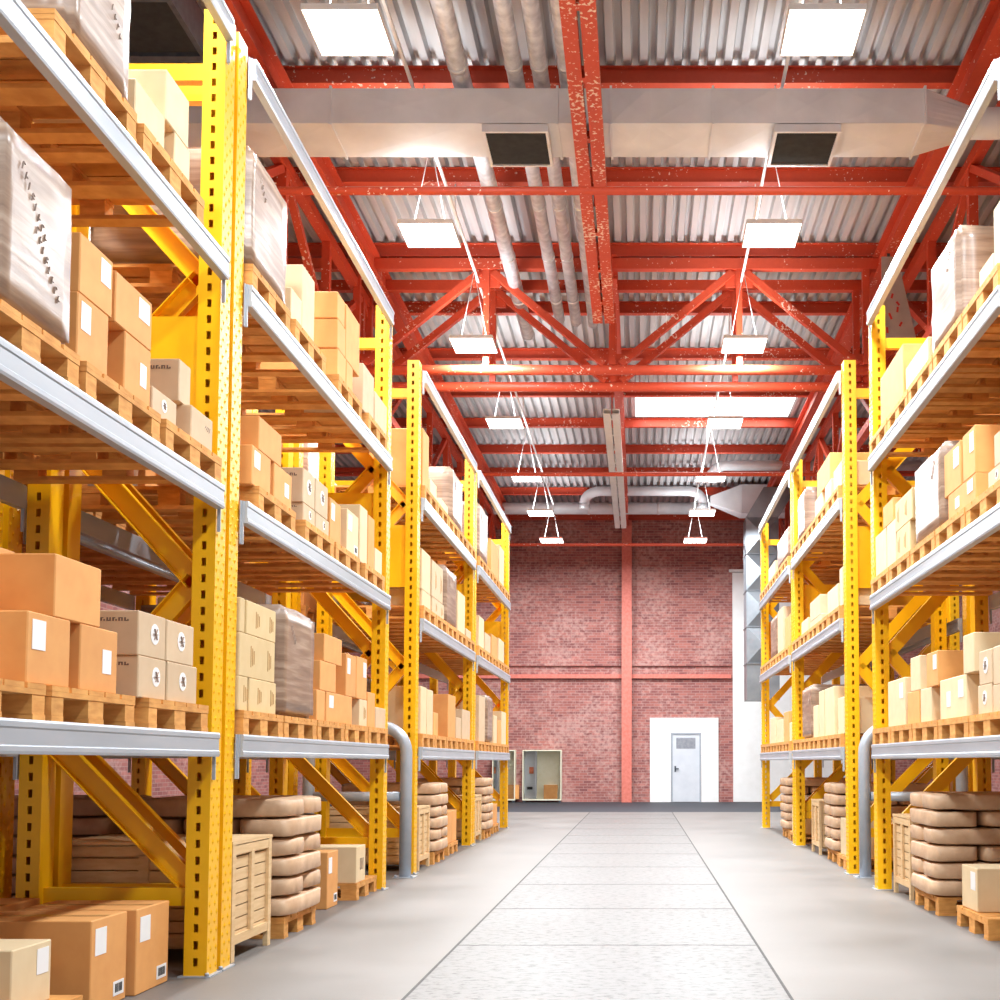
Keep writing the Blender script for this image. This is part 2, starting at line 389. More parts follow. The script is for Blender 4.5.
# grey plate with red paint marks
b = MB(); p = [(3.4, 7.08), (3.88, 7.08), (3.62, 8.3), (3.4, 8.3)]
b.hexa([(x, 16.5, zz) for x, zz in p]+[(x, 16.53, zz) for x, zz in p])
o = b.build('steel_plate', 'plate'); hb = MB(); hb.box(3.48, 3.52, 16.505, 16.525, 8.3, 8.35); hb.build('hanging_strap', 'darkmetal', o); tag(o, 'grey steel plate with red painted marks hanging from the long girder over the right rack', 'plate')
for k in range(8):
    b = MB(); zz = 7.2+k*.1; x = 3.47+.03*(k % 3)+(.14 if k in (1, 3, 4) else 0)
    b.bar((x, 16.496, zz), (x+random.uniform(-.05, .05), 16.496, zz+random.uniform(.05, .09)), .03, .004, (0, 1, 0)); b.build('painted_mark', 'redpaint', o)
# ------------------------------------------------------------------ end wall features
b = MB(); b.box(.3, .93, WY-.06, WY-.001, 0, 2.53); b.box(1.84, 2.36, WY-.06, WY-.001, 0, 2.53); b.box(.93, 1.84, WY-.06, WY-.001, 2.08, 2.53)
struct(b.build('trim_6', 'whitewall'), 'white painted surround of the grey door', 'door surround')
d = empty('door_1', (0, 0, 0)); struct(d, 'pale grey steel door with louvre in white surround', 'door')
b = MB(); b.box(.985, 1.785, WY-.05, WY-.005, .01, 2.03); b.build('leaf', 'doorgrey', d)
b = MB(); b.box(.94, .985, WY-.075, WY-.005, 0, 2.075); b.box(1.785, 1.83, WY-.075, WY-.005, 0, 2.075); b.box(.985, 1.785, WY-.075, WY-.005, 2.03, 2.075); b.build('frame', 'beamgrey', d)
b = MB()
for k in range(6): b.box(1.12, 1.64, WY-.06, WY-.05, 1.62+k*.05, 1.655+k*.05)
b.box(1.09, 1.67, WY-.053, WY-.05, 1.6, 1.93)
b.build('louvre', 'louvre', d)
b = MB(); b.tube([(1.06, WY-.05, 1.0), (1.06, WY-.1, 1.0), (1.16, WY-.1, 1.0)], .018, 8); b.box(1.035, 1.085, WY-.058, WY-.05, .9, 1.08); b.build('handle', 'darkmetal', d)
d = empty('door_2', (0, 0, 0)); struct(d, 'tall white sliding door beside the grey vertical duct', 'door')
b = MB(); b.box(2.8, 6.6, WY-.12, WY-.02, .01, 6.93); b.build('panel', 'whitewall', d)
b = MB(); b.box(2.7, 9, WY-.14, WY-.001, 6.95, 7.03); b.build('rail', 'whitewall', d)
# glazed cabinet by the wall
def cabinet(x0, x1, label):
    e = empty('display_cabinet', ((x0+x1)/2, WY-.3, 0)); tag(e, label, 'cabinet')
    w = (x1-x0)/2
    b = MB(); b.box(-w, w, .2, .24, .06, 1.56); b.box(-w, -w+.03, -.1, .2, .06, 1.56); b.box(w-.03, w, -.1, .2, .06, 1.56); b.box(-w+.03, w-.03, -.1, .2, 1.53, 1.56); b.box(-w+.03, w-.03, -.1, .2, .06, .1); b.build('body', 'creamcab', e)
    for sx in (-1, 1):
        b = MB(); b.box(sx*(w-.05)-.03, sx*(w-.05)+.03, -.08, .2, 0, .06); b.build('foot', 'darkmetal', e)
    if w > .3:
        b = MB(); b.box(-.2, -.17, -.08, .2, .1, 1.53); b.build('divider', 'doorgrey', e)
        b = MB(); b.box(-w+.03, -.2, .17, .198, .1, 1.53); b.build('back_panel', 'doorgrey', e)
        b = MB(); b.box(-.4, -.27, .15, .168, .85, 1.05); b.build('notice', 'orangesign', e)
        b = MB(); b.box(.05, .45, -.02, .18, .1, .52); b.build('storage_box', 'kraft', e)
        b = MB(); b.box(-.45, -.3, .02, .14, .38, .46); b.build('handset', 'ink', e)
    b = MB(); b.box(-w+.03, w-.03, -.095, -.09, .1, 1.53); b.build('glass_pane', 'glass', e)
cabinet(-3.5, -2.34, 'cream glazed cabinet standing against the brick end wall')
cabinet(-4.4, -3.72, 'narrow cream cabinet beside the glazed one at the brick wall')

# ------------------------------------------------------------------ ducts and lamps
def xpanel(b, p00, p10, p11, p01, n, h):
    """a panel with a shallow pyramid (cross break)"""
    c = (Vector(p00)+Vector(p10)+Vector(p11)+Vector(p01))/4+Vector(n)*h
    for a, d in ((p00, p10), (p10, p11), (p11, p01), (p01, p00)): b.q(a, d, c)
e = empty('air_duct', (0, 12.3, 7.93)); tag(e, 'large rectangular galvanised air duct crossing under the roof', 'duct')
ya, yb, za, zb = -.345, .345, -.185, .185
b = MB(); xs = [-9.1, -7.8, -6.5, -5.2, -4.2, -3.18, -1.72, -.85, -.3, .1, .75, 1.4, 2.05, 2.93]
for x0, x1 in zip(xs, xs[1:]):
    xpanel(b, (x0,ya,za), (x1,ya,za), (x1,ya,zb), (x0,ya,zb), (0,-1,0), .014)
    xpanel(b, (x0,ya,za), (x1,ya,za), (x1,yb,za), (x0,yb,za), (0,0,-1), .02)
    b.q((x0,yb,za), (x1,yb,za), (x1,yb,zb), (x0,yb,zb)); b.q((x0,ya,zb), (x1,ya,zb), (x1,yb,zb), (x0,yb,zb))
b.build('trunk', 'duct', e)
for x in (-5.2, -3.18, -.85, -.3, .75, 2.93):
    b = MB()
    for q in ((ya-.02, ya, za-.02, zb+.02), (yb, yb+.02, za-.02, zb+.02), (ya, yb, za-.02, za), (ya, yb, zb, zb+.02)): b.box(x-.012, x+.012, *q)
    b.build('flange', 'duct', e)
b = MB(); n = 24; r0 = []; r1 = []
for k in range(n):
    a = 2*PI*k/n+PI/4; c, s = math.cos(a), math.sin(a); m = max(abs(c), abs(s))
    r0.append((2.93, yb*c/m, zb*s/m)); r1.append((3.5, .16*c, .16*s))
for k in range(n): b.q(r0[k], r0[(k+1)%n], r1[(k+1)%n], r1[k])
b.build('reducer', 'duct', e)
b = MB(); b.tube([(3.5, 0, 0), (9.1, 0, 0)], .16, 20); b.build('branch_pipe', 'duct', e)
for xc, w, nm in ((-1.28, .34, 0), (1.72, .34, 0)):
    b = MB()
    b.box(xc-w, xc+w, ya-.02, ya+.01, za-.1, za-.02); b.box(xc-w, xc+w, yb-.01, yb+.02, za-.1, za-.02); b.box(xc-w, xc-w+.03, ya+.01, yb-.01, za-.1, za-.02); b.box(xc+w-.03, xc+w, ya+.01, yb-.01, za-.1, za-.02)
    g = b.build('vent_collar', 'duct', e)
    b = MB()
    for k in range(15): b.bar((xc-w+.03, ya+.03+k*.045, za-.075), (xc+w-.03, ya+.03+k*.045, za-.075), .036, .004, (0,.5,1))
    b.box(xc-w+.03, xc+w-.03, ya+.01, yb-.01, za-.05, za-.045)
    b.build('grille', 'grille', g)
# side vent over the near rack
e = empty('side_vent', (-4.85, 10.6, 7.95)); tag(e, 'grey vent box with black grille above the near rack', 'vent')
b = MB(); b.box(-.8, .75, -.55, -.45, -.1, .25); b.box(-.8, .75, .36, .45, -.1, .25); b.box(-.8, -.7, -.45, .36, -.1, .25); b.box(.7, .75, -.45, .36, -.1, .25); b.box(-.8, .75, -.55, .45, .25, .27); b.build('housing', 'darkmetal', e)
b = MB(); b.box(-.7, .7, -.45, .36, -.03, -.025)
for k in range(18): b.bar((-.7, -.43+k*.045, -.06), (.7, -.43+k*.045, -.06), .03, .004, (0,.5,1))
b.build('grille', 'grille', e)
b = MB()
for x in (-.6, .6): b.tube([(x, 0, .27), (x, 0, .98)], .012, 6)
b.build('hanger', 'cable', e)
# spiral ducts
for x, r, y1, nm in ((-1.86, .1, 19.6, 'outermost, toward the near rack'), (-1.29, .085, 18.9, 'second in from the outermost'), (-1.03, .085, 19.0, 'second from the centre girder'), (-.76, .08, 19.1, 'closest to the centre girder')):
    e = empty('spiral_duct', (x, 0, 8.3)); tag(e, f'silver spiral duct along the roof, {nm}', 'duct', 'spiral ducts along the roof')
    b = MB(); b.tube([(0, 5, 0), (0, y1, 0)], r, 20); b.build('pipe', 'spiral', e)
    y = 5.6
    while y < y1:
        b = MB(); b.tube([(0, y, 0), (0, y+.06, 0)], r+.008, 20); b.build('coupling', 'galv', e); y += 1.55
    b = MB()
    for yy in (8.4, 12.95, 17.5): b.box(-.01, .01, yy-.01, yy+.01, r, .4)
    b.build('hanger', 'darkmetal', e)
# far ducts
e = empty('round_duct', (0, 34, 8.45)); tag(e, 'round galvanised duct across the hall in front of the end wall', 'duct')
b = MB(); b.tube([(-9, 0, 0), (2.0, 0, 0)], .17, 18); b.build('pipe', 'duct', e)
for x in (-5, -3, -1.5, -.5, .5, 1.5):
    b = MB(); b.tube([(x, 0, 0), (x+.06, 0, 0)], .182, 18); b.build('coupling', 'galv', e)
e = empty('bypass_duct', (0, 33.2, 8.5)); tag(e, 'looped round duct rising over the long round duct', 'duct')
pts = [(-1.55, 0, -.12)]
for k in range(9):
    a = PI-k*PI/16; pts.append((-1.1+.45*math.cos(a), 0, -.05+.32*math.sin(a)))
for k in range(9):
    a = PI/2-k*PI/16; pts.append((1.35+.4*math.cos(a), 0, -.05+.32*math.sin(a)))
pts.append((1.75, 0, -.12))
b = MB(); b.tube(pts, .14, 16); b.build('pipe', 'duct', e)
b = MB(); b.box(-.02, .02, -.02, .02, .4, .42); b.box(-.01, .01, -.01, .01, .41, .43); b.build('hanging_strap', 'darkmetal', e)
for x in (-1.55, 1.75):
    b = MB(); b.tube([(x, 0, -.1), (x, 0, -.24)], .155, 16); b.build('collar', 'galv', e)
e = empty('tapered_duct', (0, 33, 8.45)); tag(e, 'wide tapered duct turning down beside the white sliding door', 'duct')
b = MB(); b.hexa([(1.95,-.15,-.1),(2.8,-.35,-.42),(2.8,.35,-.42),(1.95,.15,-.1),(1.95,-.15,.1),(2.8,-.35,.38),(2.8,.35,.38),(1.95,.15,.1)]); b.build('reducer', 'duct', e)
b = MB(); b.box(2.8, 6.5, -.35, .35, -.42, .38); b.build('trunk', 'duct', e)
e = empty('vertical_duct', (3.15, 31, 0)); tag(e, 'tall vertical duct with cross-creased panels beside the far rack', 'duct')
b = MB(); zs = [2.78, 3.72, 4.66, 5.6, 6.54, 7.5]
for z0, z1 in zip(zs, zs[1:]):
    hh = .0 if z0 < 3 else .17
    xpanel(b, (-.42,-.4,z0), (.42,-.4,z0), (.42,-.4,z1), (-.42,-.4,z1), (0,-1,0), hh)
    b.q((-.42,-.4,z0), (-.42,.4,z0), (-.42,.4,z1), (-.42,-.4,z1)); b.q((.42,-.4,z0), (.42,.4,z0), (.42,.4,z1), (.42,-.4,z1)); b.q((-.42,.4,z0), (.42,.4,z0), (.42,.4,z1), (-.42,.4,z1))
b.q((-.42,-.4,2.78), (.42,-.4,2.78), (.42,.4,2.78), (-.42,.4,2.78))
b.build('shaft', 'shaft', e)
b = MB(); b.hexa([(-.42,-.4,7.5),(.42,-.4,7.5),(.42,.4,7.5),(-.42,.4,7.5),(.05,-.35,8.3),(.9,-.35,8.3),(.9,.35,8.3),(.05,.35,8.3)]); b.build('elbow', 'shaft', e)
for z0 in zs[1:-1]:
    b = MB(); b.box(-.44, .44, -.43, -.4, z0-.012, z0+.012); b.box(-.44, -.42, -.4, .4, z0-.012, z0+.012); b.build('flange', 'shaft', e)
b = MB(); b.box(.46, .5, -.02, .02, 8.3, 8.9); b.build('hanging_strap', 'darkmetal', e)
e = empty('upper_branch_duct', (0, 29.5, 8.45)); tag(e, 'round branch duct bending off near the roof above the far rack', 'duct')
b = MB(); b.tube([(1.75,0,-.28),(1.8,0,-.08),(1.92,0,.06),(2.1,0,.12),(7,0,.12)], .13, 16); b.build('pipe', 'duct', e)

# lamps on wires from a lamp rail
for x, nm in ((-2.4, 'row nearer the tall rack'), (1.5, 'row nearer the lower rack')):
    b = MB(); b.box(x-.015, x+.015, 3, 32.8, 8.3, 8.34)
    for k in range(13): b.box(x-.008, x+.008, 3.83+2.27*k, 3.85+2.27*k, 8.34, 8.7)
    o = b.build('lamp_rail', 'cable'); tag(o, 'white lamp rail under the roof carrying the lamp '+nm, 'rail')
LY = [1.7, 5.6, 9.56, 13.37, 17.0, 21.0, 25.1, 28.7, 32.3]
lamp0 = None
for j, (x, nm) in enumerate(((-2.4, 'row nearer the tall rack'), (1.5, 'row nearer the lower rack'))):
    for i, y in enumerate(LY):
        if lamp0 is None:
            e = empty('pendant_panel_lamp', (x, y, 7.2)); lamp0 = e
            b = MB(); b.box(-.3, .3, -.31, .31, 0, .035); b.build('diffuser', 'lamp', e)
            b = MB(); b.box(-.31, .31, -.32, -.311, -.004, .045); b.box(-.31, .31, .311, .32, -.004, .045); b.box(-.31, -.301, -.311, .311, -.004, .045); b.box(.301, .31, -.311, .311, -.004, .045); b.build('frame', 'cable', e)
            for sx in (-1, 1):
                b = MB(); b.tube([(sx*.2, 0, .036), (0, 0, 1.1)], .006, 6); b.build('wire', 'cable', e)
            lk = kids(e)
        else: e = copy_tree(lamp0, (x, y, 7.2), 0, lk)
        tag(e, f'square glowing panel lamp hanging in the {nm}, {ORD[i]} along it', 'lamp', 'square panel lamps hanging over the aisle')
        L = bpy.data.lights.new('panel_light', 'AREA'); L.shape = 'SQUARE'; L.size = .6; L.energy = LAMPW; L.color = (.87, .95, 1)
        lo = bpy.data.objects.new('panel_light', L); COL.objects.link(lo); lo.location = (x, y, 7.185)
        L2 = L.copy(); L2.energy = LAMPW*UPF; L2.spread = math.radians(125); lo = bpy.data.objects.new('panel_uplight', L2); COL.objects.link(lo); lo.location = (x, y, 7.24); lo.rotation_euler = (PI, 0, 0)

# ------------------------------------------------------------------ rack uprights
TOP = 5.6
def post_mesh():
    """x 0..-d (into the rack), y -w..w; slotted sides, embossed aisle face"""
    b = MB(); d = .13; w = .08; pz = .094
    nh = int(TOP/pz)
    for sy in (-1, 1):
        y = sy*w; xa, xb = d/2-.013, d/2+.013
        b.q((0,y,0),(xa,y,0),(xa,y,TOP),(0,y,TOP)); b.q((xb,y,0),(d,y,0),(d,y,TOP),(xb,y,TOP))
        zc = 0
        for k in range(nh):
            z0 = .06+k*pz; 
            b.q((xa,y,zc),(xb,y,zc),(xb,y,z0),(xa,y,z0)); zc = z0+.046
            yi = y-sy*.012
            b.q((xa,y,z0),(xa,yi,z0),(xa,yi,zc),(xa,y,zc)); b.q((xb,y,z0),(xb,yi,z0),(xb,yi,zc),(xb,y,zc))
        b.q((xa,y,zc),(xb,y,zc),(xb,y,TOP),(xa,y,TOP))
    b.q((0,-w,0),(0,w,0),(0,w,TOP),(0,-w,TOP)); b.q((d,-w,0),(d,w,0),(d,w,TOP),(d,-w,TOP)); b.q((0,-w,TOP),(d,-w,TOP),(d,w,TOP),(0,w,TOP))
    for c in (-.042, .042):
        for k in range(int(TOP/.05)-1):
            z0 = .05+k*.05; yy = c+(.016 if k % 2 else -.016); tip = (-.007, yy, z0)
            p = [(0.0005,yy-.016,z0),(0.0005,yy,z0-.022),(0.0005,yy+.016,z0),(0.0005,yy,z0+.022)]
            for i in range(4): b.q(p[i], p[(i+1)%4], tip)
    return b.mesh('post', 'yellow')
PM = post_mesh()
FD = 1.08
def make_upright():
    e = empty('rack_upright')
    link('post', PM, e); r = link('post', PM, e, (FD, 0, 0)); r.rotation_euler = (0, 0, PI)
    for x in (.065, FD-.065):
        b = MB(); b.box(x-.09, x+.09, -.1, .1, 0, .008)
        b.tube([(x-.07, .088, .008), (x-.07, .088, .025)], .012, 6); b.build('foot_plate', 'beamgrey', e)
    xr, xf = FD-.14, .14
    nodes = [(xf, .52), (xr, 1.32), (xf, 2.24), (xr, 3.12), (xf, 4.02), (xr, 4.9)]
    for (x0, z0), (x1, z1) in zip(nodes, nodes[1:]):
        b = MB(); b.chan((x0, -.03, z0), (x1, -.03, z1), .12, .055, .006, (0, 1, 0)); b.build('brace', 'yellow', e)
    for z0 in (.44, 5.25):
        b = MB(); b.box(.13, FD-.13, -.03, .03, z0-.05, z0+.05); b.build('cross_tie', 'yellow', e)
    b = MB(); b.box(.13, FD-.13, .034, .04, 3.1, 3.78); b.build('side_panel', 'yellow', e)
    return e
U0 = make_upright(); UK = kids(U0)
BAYN = {'L': ['nearest left bay', 'second left bay', 'third left bay', 'last left bay'], 'R': ['unseen bay', 'nearest right bay', 'middle right bay', 'last right bay']}
BAY = [(2.6, 6.78), (7.16, 11.35), (13.08, 17.25), (17.63, 21.9)]
UY = [(2.52, 'start of the nearest left bay'), (6.86, 'end of the nearest {s} bay'), (7.08, 'start of the second {s} bay'), (11.43, 'walkway gap end of the second {s} bay'), (13.0, 'walkway gap start of the third {s} bay'), (17.33, 'end of the third {s} bay'), (17.55, 'start of the last {s} bay'), (21.98, 'far end of the last {s} bay')]
FX = {'L': -2.42, 'R': 2.235}
first = True
def place_upright(x, y, rz, label):
    global first
    if first: o = U0; o.location = (x, y, 0); o.rotation_euler = (0, 0, rz); first = False
    else: o = copy_tree(U0, (x, y, 0), rz, UK)
    tag(o, label, 'rack upright', 'yellow uprights of the pallet racks')
for s in 'LR':
    for i, (y, nm) in enumerate(UY):
        if s == 'R' and i < 2: continue
        w = nm.format(s='left' if s == 'L' else 'right')
        if s == 'R': w = w.replace('second right', 'nearest right').replace('third right', 'middle right')
        place_upright(FX[s], y, PI if s == 'L' else 0, 'yellow slotted rack upright with bracing at the '+w)
BACKX = {'L': -3.72, 'R': 3.535}
for s in 'LR':
    for i, (y, nm) in enumerate(UY):
        if (s == 'L' and i in (0,)) or (s == 'R' and i < 2): continue
        w = nm.format(s='left' if s == 'L' else 'right')
        if s == 'R': w = w.replace('second right', 'nearest right').replace('third right', 'middle right')
        place_upright(BACKX[s], y, PI if s == 'L' else 0, 'yellow upright in the row behind, at the '+w)

# ------------------------------------------------------------------ crossbeams
def beam_tree(L):
    """x 0 front .. +.05 back; y 0..L; z 0..0.135"""
    e = empty('rack_crossbeam')
    pr = [(0,.012),(.004,.0),(.05,.0),(.05,.1),(.05,.135),(.004,.135),(0,.125),(0,.105),(.005,.098),(.005,.036),(0,.03)]
    b = MB(); n = len(pr)
    for i in range(n):
        (xa, za), (xb, zb) = pr[i], pr[(i+1)%n]
        b.q((xa,.012,za),(xb,.012,zb),(xb,L-.012,zb),(xa,L-.012,za))
    b.q(*[(x,.012,zz) for x, zz in pr]); b.q(*[(x,L-.012,zz) for x, zz in reversed(pr)])
    b.build('rail', 'beamgrey', e)
    for y0, y1, yo in ((-.014, .012, 0), (L-.012, L+.014, 1)):
        b = MB(); b.box(.037, .042, y0, y1, -.13, .135)
        ya, yb = (.002, .012) if yo == 0 else (L-.012, L-.002)
        b.box(.024, .037, ya, yb, -.13, .135)
        b.build('end_connector', 'beamgrey', e)
    return e
LVN = {1: 'lowest', 2: 'middle', 3: 'top', 4: 'empty uppermost'}
LZB = {1: 1.23, 2: 2.64, 3: 3.975, 4: 5.4}
cache = {}
def place_beam(x, y0, y1, z, flip, label):
    L = round(y1-y0, 3)
    if L not in cache:
        e = beam_tree(L); cache[L] = (e, kids(e), [True])
    e, kk, fr = cache[L]
    loc = (x, y1, z) if flip else (x, y0, z); rz = PI if flip else 0
    if fr[0]: e.location = loc; e.rotation_euler = (0, 0, rz); fr[0] = False; o = e
    else: o = copy_tree(e, loc, rz, kk)
    tag(o, label, 'crossbeam', 'grey crossbeams of the pallet racks')
for s in 'LR':
    for bi, (y0, y1) in enumerate(BAY):
        if s == 'R' and bi == 0: continue
        for lv in (1, 2, 3, 4):
            nm = f'{LVN[lv]} level of the {BAYN[s][bi]}'
            sg = -1 if s == 'L' else 1
            # aisle side
            place_beam(FX[s]-sg*.053, y0, y1, LZB[lv], s == 'L', 'pale grey crossbeam on the aisle side, '+nm)
            place_beam(FX[s]+sg*(FD+.053), y0, y1, LZB[lv], s == 'R', 'pale grey crossbeam on the rear side, '+nm)
            if (s == 'L' and bi <= 2) or (s == 'R' and bi <= 2):
                if lv <= 3: place_beam(BACKX[s]-sg*.053, y0, y1, LZB[lv], s == 'L', 'grey crossbeam of the row behind, '+nm)
                if lv <= 3: place_beam(BACKX[s]+sg*(FD+.053), y0, y1, LZB[lv], s == 'R', 'grey far crossbeam of the row behind, '+nm)

# ------------------------------------------------------------------ pallets
PD = 1.13
def pallet_parts():
    """x 0..PD (depth), y 0..0.8, z 0..0.144"""
    out = []
    b = MB()
    for k in range(5):
        y0 = [0, .17, .3275, .485, .655][k]; w = .145
        b.box(0, PD, y0, y0+w, .122, .144)
    for x0 in (0, .5*PD-.0725, PD-.145): b.box(x0, x0+.145, .001, .799, .1, .1215)
    out.append(('deck', b))
    for x0 in (.003, .5*PD-.0675, PD-.138):
        for y0 in (.003, .3275, .697):
            b = MB(); w = .1 if y0 != .3275 else .145
            b.box(x0, x0+.135, y0, y0+w, .0225, .0995); out.append(('block', b))
    for y0, w in ((0, .1), (.3275, .145), (.7, .1)):
        b = MB(); b.box(0, PD, y0, y0+w, 0, .022); out.append(('skid_board', b))
    return out
PP = [(n, b.mesh(n, 'pallet')) for n, b in pallet_parts()]
whole = MB()
for n, b in pallet_parts():
    o = len(whole.v); whole.v += b.v; whole.f += [tuple(o+i for i in f) for f in b.f]; whole.sm += b.sm
PW = whole.mesh('wooden_pallet', 'pallet')
def pallet(s, y0, z, a, label, detail, group):
    """a: distance of the aisle-side end from the aisle centre line"""
    if s == 'L': loc, rz = (-a, y0+.8, z), PI
    else: loc, rz = (a, y0, z), 0
    if detail:
        e = empty('wooden_pallet', loc, rz)
        for n, me in PP: link(n, me, e)
    else:
        e = link('wooden_pallet', PW, None, loc); e.rotation_euler = (0, 0, rz)
    tag(e, label, 'pallet', group)
    return e
LZ = {1: 1.365, 2: 2.775, 3: 4.11}
PA = {'L': 2.375, 'R': 2.19}
LW = {0: 'floor', 1: 'lowest shelf', 2: 'middle shelf', 3: 'top shelf'}
SPEC = {('L',0,1): [3.99, 4.84, 5.8], ('L',0,2): [4.2, 5.06, 5.93], ('L',0,3): [4.7, 5.58], ('L',1,2): [7.4, 8.44, 9.3, 10.3], ('L',1,3): [7.2, 8.12, 9.3, 10.35]}
for s in 'LR':
    for bi, (y0, y1) in enumerate(BAY):
        if s == 'R' and bi == 0: continue
        for lv in (1, 2, 3):
            ys = SPEC.get((s, bi, lv)) or [y0+.03+.832*k for k in range(5)]
            for k, y in enumerate(ys):
                pallet(s, y, LZ[lv]+.0005, PA[s], f'wooden pallet on the {LW[lv]} of the {BAYN[s][bi]}, {ORD[k]} from its near end', (s == 'L' and bi < 2) or (s == 'R' and bi == 1), 'wooden pallets on the racks')

# ------------------------------------------------------------------ cartons
def carton_mesh(w, d, h, mat):
    bm = bmesh.new()
    bmesh.ops.create_cube(bm, size=1)
    bmesh.ops.scale(bm, vec=(d, w, h), verts=bm.verts)
    bmesh.ops.translate(bm, vec=(0, 0, h/2), verts=bm.verts)
    bmesh.ops.bevel(bm, geom=bm.edges[:], offset=.005, segments=1, affect='EDGES')
    me = bpy.data.meshes.new('cardboard_box'); bm.to_mesh(me); bm.free(); me.materials.append(M[mat])
    return me
def wrapped_mesh(w, d, h, seed):
    bm = bmesh.new()
    bmesh.ops.create_cube(bm, size=1)
    bmesh.ops.scale(bm, vec=(d, w, h), verts=bm.verts)
    bmesh.ops.bevel(bm, geom=bm.edges[:], offset=.03, segments=2, affect='EDGES')
    bmesh.ops.subdivide_edges(bm, edges=[e for e in bm.edges if e.calc_length() > .2], cuts=7, use_grid_fill=True)
    for v in bm.verts:
        n = abs(noise.noise(v.co*4+Vector((seed*3.7, 0, 0))))*.012
        if abs(v.co.x) > d*.4 or abs(v.co.y) > w*.4: 
            v.co.x += -n if v.co.x > 0 else n; v.co.y += -n if v.co.y > 0 else n
        if v.co.z > h*.45: v.co.z += noise.noise(v.co*3+Vector((0, seed, 0)))*.015-.012
    bmesh.ops.translate(bm, vec=(0, 0, h/2), verts=bm.verts)
    me = bpy.data.meshes.new('shrink_wrapped_load'); bm.to_mesh(me); bm.free(); me.materials.append(M['wrap'])
    for p in me.polygons: p.use_smooth = True
    return me
KM = {'o': 'kraft', 'k': 'pale', 'b': 'beige', 'p': 'cream'}
def strokes(b, fx, y, z, w, h, n, rnd):
    """a short run of small illegible stencil strokes on a face at x = fx (thin in x)"""
    for i in range(n):
        yy = y+w*i/n; zz = z+rnd.uniform(-.1, .1)*h
        b.box(min(fx, fx*1.0+.0015), fx+.0015, yy, yy+w/n*.35, zz, zz+h)
        if rnd.random() < .7: b.box(fx, fx+.0015, yy, yy+w/n*.8, zz+h*rnd.choice((0, .42, .85)), zz+h*rnd.choice((0, .42, .85))*0+zz*0+zz+h if False else zz+h)
